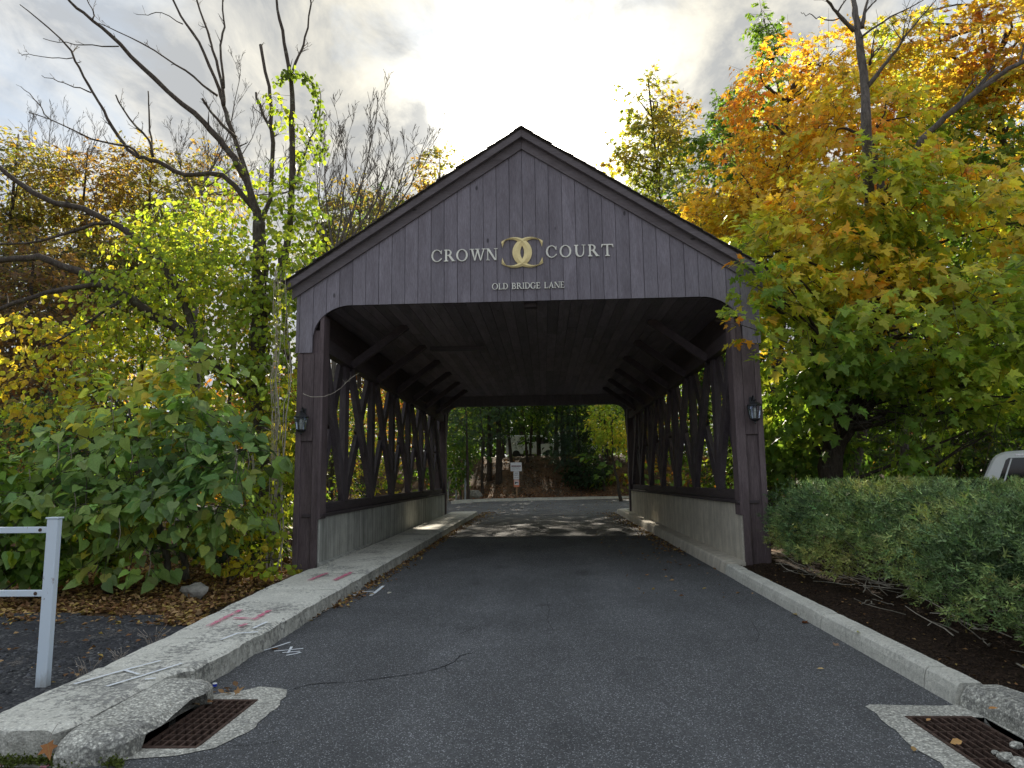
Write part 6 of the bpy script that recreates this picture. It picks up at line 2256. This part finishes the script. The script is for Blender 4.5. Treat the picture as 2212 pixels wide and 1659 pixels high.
# dry stems climbing the left edge of the gable
dv = thing('dry_vine', 'grey dry vine stems climbing the left edge of the gable and post', 'vine', (-4.0, 11.05, 0))
mb = MB()
for k in range(9):
    x0 = random.uniform(-4.15, -3.92)
    pts = []
    for i in range(9):
        z = 0.1 + i * 0.62
        pts.append(Vector((x0 + 0.10 * mnoise.noise(Vector((k * 3.1, z * 1.4, 0))) - 0.02 * abs(z - 2), 11.02 + 0.10 * mnoise.noise(Vector((k * 5.1, z, 4))), z)))
    q, rr = limb(mb, pts, random.uniform(0.008, 0.018), 0.004, 5, 3, 0.012)
    twiggy(mb, q, rr, 9, 0.35, 2, 0.1, 0.2, 0.0025)
q, rr = limb(mb, [at(655, 850, 11.0), at(672, 857, 10.9), at(700, 856, 10.85), at(730, 843, 10.85), at(755, 820, 10.9), at(775, 806, 10.95)], 0.006, 0.003, 4, 4, 0.004)
twiggy(mb, q, rr, 6, 0.2, 1, 0.0, 0.1, 0.002)
mb.build('stems', 'pale_twig', dv)
Pq = np.stack([r_.uniform(-4.2, -3.9, 130), r_.uniform(10.9, 11.15, 130), r_.uniform(1.0, 5.0, 130)], 1)
nq = len(Pq)
link_mesh('leaves', leaves_mesh('leaves', Pq, r_.normal(size=(nq, 3)) + np.array([0, 0, -1.0]), r_.normal(size=(nq, 3)) + np.array([0, -0.8, 0.2]), 0.06 + 0.05 * r_.random(nq), np.clip(np.array([(0.30, 0.33, 0.04)]) * (0.6 + 0.7 * r_.random((nq, 1))), 0, 1), T_ROUND, (-4.0, 11.05, 0)), 'leaf_joined', dv)['kind'] = 'stuff'

# ---- white vehicle behind the hedge
vy = 11.55
DX = at(2142, 982, 11.55).x - 7.90
DZ = at(2153, 982, 11.55).z - 1.93
car = thing('parked_vehicle', 'white tall vehicle with dark side glass behind the hedge at the right edge', 'vehicle', (7.64 + DX, vy, 0))
prof = [(7.50, 0.42), (12.6, 0.42), (12.72, 0.75), (12.62, 1.12), (11.7, 1.30), (10.95, 1.92), (10.5, 1.99), (8.5, 2.00), (8.02, 1.97), (7.88, 1.90), (7.64, 1.40), (7.48, 1.05)]
V0 = vy
prof = [(a + DX, b + (DZ if b > 1.3 else 0)) for a, b in prof]
MB().prism(prof, V0, V0 + 1.85).build('body', 'white_paint', car, bevel=0.035, smooth=False)


def side_panel(name, poly, mat, pr):
    poly = [(a + DX, b + DZ) for a, b in poly]
    MB().prism(poly, V0 - pr, V0 + 0.01).build(name, mat, car)
    MB().prism(poly, V0 + 1.84, V0 + 1.85 + pr).build(name, mat, car)


side_panel('side_window', [(7.86, 1.36), (9.25, 1.36), (9.25, 1.885), (8.08, 1.87), (8.04, 1.84)], 'car_glass', 0.004)
side_panel('side_window', [(9.33, 1.36), (11.3, 1.36), (10.88, 1.80), (10.6, 1.885), (9.33, 1.885)], 'car_glass', 0.004)
side_panel('window_trim', [(7.93, 1.36), (7.955, 1.36), (8.125, 1.86), (8.105, 1.86)], 'white_paint', 0.012)
side_panel('roof_rail', [(8.15, 1.925), (8.2, 1.905), (10.6, 1.915), (10.62, 1.93)], 'chrome', 0.012)
MB().prism([(a + DX, b + DZ) for a, b in ((7.62, 1.42), (7.66, 1.42), (7.86, 1.84), (7.82, 1.84))], V0 + 0.2, V0 + 1.65).build('rear_window', 'car_glass', car)
for xw in (8.35 + DX, 11.75 + DX):
    for yw in (V0 - 0.02, V0 + 1.62):
        t_ = MB()
        t_.tube([(xw, yw, 0.37), (xw, yw + 0.24, 0.37)], 0.37, 20)
        wobj = t_.build('wheel', 'rubber', car)
        MB().tube([(xw, yw - 0.006, 0.37), (xw, yw + 0.246, 0.37)], 0.22, 14).build('rim', 'chrome', wobj)
for yw in (V0 + 0.15, V0 + 1.55):
    MB().box(7.47 + DX, 7.50 + DX, yw, yw + 0.15, 0.95, 1.25).build('tail_light', 'sign_orange', car, bevel=0.004)

car.rotation_euler = (0, 0, math.radians(-37))

# ---- white vans on the rise beyond the woods
def van(u, yy, lab, length=4.6):
    c = at(u, 990, yy)
    zg = bankz(c.x, yy)
    t = thing('parked_van', lab, 'van', (c.x, yy, zg), 'vans parked on the rise')
    x0, x1 = c.x - length / 2, c.x + length / 2
    MB().prism([(x0, zg + 0.35), (x1, zg + 0.35), (x1, zg + 1.1), (x1 - 0.7, zg + 1.25), (x1 - 1.2, zg + 1.95), (x0 + 0.1, zg + 2.0), (x0, zg + 1.8)], yy, yy + 1.9).build('body', 'white_paint', t, bevel=0.04)
    MB().prism([(x1 - 1.9, zg + 1.15), (x1 - 0.85, zg + 1.25), (x1 - 1.25, zg + 1.8), (x1 - 1.9, zg + 1.8)], yy - 0.01, yy + 1.91).build('side_window', 'car_glass', t)
    for xw in (x0 + 0.9, x1 - 0.9):
        MB().tube([(xw, yy - 0.02, zg + 0.34), (xw, yy + 1.92, zg + 0.34)], 0.34, 16).build('wheel', 'rubber', t)


van(1150, 60, 'white van glimpsed between the far trunks above the sign')
van(1250, 61, 'white van glimpsed through the pines right of the far trunks', 4.4)

# ---- signs on the wooden stake
Ys = 43.0
ps = at(1116, 1060, Ys)
sx, sg = ps.x, bankz(ps.x, Ys)
sgn_ = thing('road_sign', 'two white plates and an orange tow plate on a wooden stake on the bank', 'sign', (sx, Ys, sg))
zt_ = at(1116, 999, Ys).z
MB().box(sx - 0.05, sx + 0.05, Ys, Ys + 0.09, sg - 0.3, zt_ - 0.1).build('stake', 'wood_sign_post', sgn_, bevel=0.006)
z1_, z2_, z3_, z4_ = zt_, at(1116, 1018, Ys).z, at(1116, 1036, Ys).z, at(1116, 1052, Ys).z


def plate(name, x0, x1, z0, z1, mat, y=0.012):
    r = 0.035
    pts = []
    for (cx_, cz_, a0) in ((x1 - r, z0 + r, -90), (x1 - r, z1 - r, 0), (x0 + r, z1 - r, 90), (x0 + r, z0 + r, 180)):
        for k in range(4):
            a = math.radians(a0 + 30 * k)
            pts.append((cx_ + r * math.cos(a), cz_ + r * math.sin(a)))
    return MB().prism(pts, Ys - y, Ys - y + 0.006).build(name, mat, sgn_)


p1 = plate('plate', sx - 0.36, sx + 0.34, z2_, z1_, 'sign_white', 0.02)
p2 = plate('plate', sx - 0.18, sx + 0.17, z3_, z2_ - 0.01, 'sign_white', 0.016)
p3 = plate('tow_plate', sx - 0.17, sx + 0.18, z4_, z3_ - 0.01, 'sign_orange', 0.016)
p3['label'] = 'orange and white tow away plate'


def flat_text(txt, x, z, size, mat, parent, y):
    cu = bpy.data.curves.new('lettering', 'FONT')
    cu.body = txt
    cu.size = size
    cu.align_x = 'CENTER'
    cu.extrude = 0.0008
    cu.resolution_u = 2
    o = bpy.data.objects.new('lettering', cu)
    COL.objects.link(o)
    o.rotation_euler = (math.pi / 2, 0, 0)
    o.location = (0, 0, 0)
    dg = bpy.context.evaluated_depsgraph_get()
    dg.update()
    me = bpy.data.meshes.new_from_object(o.evaluated_get(dg))
    bpy.data.objects.remove(o)
    me.transform(Matrix.Translation(Vector((x, y, z)) - origin_of(parent)) @ Matrix.Rotation(math.pi / 2, 4, 'X'))
    return link_mesh('lettering', me, mat, parent)


hh = z1_ - z2_
MB().box(sx - 0.31, sx + 0.29, Ys - 0.0225, Ys - 0.0205, z2_ + hh * 0.50, z2_ + hh * 0.66).build('band', 'sign_maroon', p1)
flat_text('PRIVATE PROPERTY', sx - 0.01, z2_ + hh * 0.525, 0.075, 'sign_white', p1, Ys - 0.0235)
flat_text('NO TRESPASSING', sx - 0.01, z2_ + hh * 0.36, 0.055, 'sign_black', p1, Ys - 0.0215)
flat_text('BEYOND THIS POINT', sx - 0.01, z2_ + hh * 0.22, 0.055, 'sign_black', p1, Ys - 0.0215)
h2 = z2_ - z3_
flat_text('NO', sx, z3_ + h2 * 0.68, 0.13, 'sign_black', p2, Ys - 0.0175)
flat_text('PARKING', sx, z3_ + h2 * 0.48, 0.075, 'sign_black', p2, Ys - 0.0175)
flat_text('FIRE LANE', sx, z3_ + h2 * 0.20, 0.062, 'sign_black', p2, Ys - 0.0175)
h3 = z3_ - z4_
MB().box(sx - 0.14, sx + 0.15, Ys - 0.0185, Ys - 0.0165, z4_ + h3 * 0.28, z4_ + h3 * 0.76).build('panel', 'sign_white', p3)
MB().box(sx - 0.14, sx + 0.15, Ys - 0.0185, Ys - 0.0165, z4_ + h3 * 0.82, z4_ + h3 * 0.90).build('panel', 'sign_white', p3)
MB().prism([(sx - 0.10, z4_ + h3 * 0.40), (sx - 0.06, z4_ + h3 * 0.40), (sx - 0.03, z4_ + h3 * 0.52), (sx + 0.12, z4_ + h3 * 0.54), (sx + 0.12, z4_ + h3 * 0.62), (sx - 0.10, z4_ + h3 * 0.70)], Ys - 0.0205, Ys - 0.0187).build('tow_symbol', 'sign_black', p3)

# ---- chain link fence beyond the bridge
fz = 41.3
fen = thing('chain_link_fence', 'galvanised chain link fence beyond the left end of the bridge', 'fence', (at(985, 1070, fz).x, fz, 0))
for (u, v0, v1, r) in ((985, 1011, 1076, 0.035), (968, 1018, 1080, 0.03), (945, 1018, 1084, 0.03)):
    a, b = at(u, v0, fz), at(u, v1, fz)
    MB().tube([(a.x, fz, -0.1), (a.x, fz, a.z)], r, 8).build('post', 'galvanised', fen)
a, b = at(930, 1014, fz), at(1000, 1011, fz)
MB().tube([a, b], 0.022, 6).build('top_rail', 'galvanised', fen)
wm = MB()
xx0, xx1 = at(925, 1050, fz).x, at(1002, 1050, fz).x
for k in range(-14, 40):
    x = xx0 + k * 0.09
    for sgn in (1, -1):
        xa, za = x if sgn > 0 else x, 0.0
        pts = [(x + sgn * (zz) * 1.0 + (0 if sgn > 0 else 1.6), fz, zz) for zz in (0.0, 1.75)]
        if min(p[0] for p in pts) > xx0 - 0.1 and max(p[0] for p in pts) < xx1 + 0.1:
            wm.tube(pts, 0.004, 3, cap=False)
wm.build('wire_mesh', 'galvanised', fen)['kind'] = 'stuff'
pl = at(1005, 1078, 41.0)
t = thing('metal_pole', 'tall pale galvanised pole at the near end of the chain link fence', 'pole', (pl.x, 41.0, 0))
MB().tube([(pl.x, 41.0, -0.1), (pl.x, 41.0, at(1005, 993, 41.0).z)], 0.055, 10).build('shaft', 'galvanised', t)
MB().box(pl.x + 0.06, pl.x + 0.20, 40.96, 40.98, 0.9, 1.35).build('tag_plate', 'sign_white', t)
pl = at(1000, 1050, 41.6)
t = thing('wooden_pole', 'dull reddish pole just behind the pale metal pole', 'pole', (pl.x - 0.05, 41.6, 0))
MB().tube([(pl.x - 0.05, 41.6, -0.1), (pl.x - 0.05, 41.6, at(1000, 994, 41.6).z)], 0.05, 8).build('shaft', 'wood_sign_post', t)
MB().tube([(pl.x - 0.05, 41.6, at(1000, 994, 41.6).z + 0.002), (pl.x - 0.05, 41.6, at(1000, 994, 41.6).z + 0.03)], 0.056, 8).build('cap', 'galvanised', t)
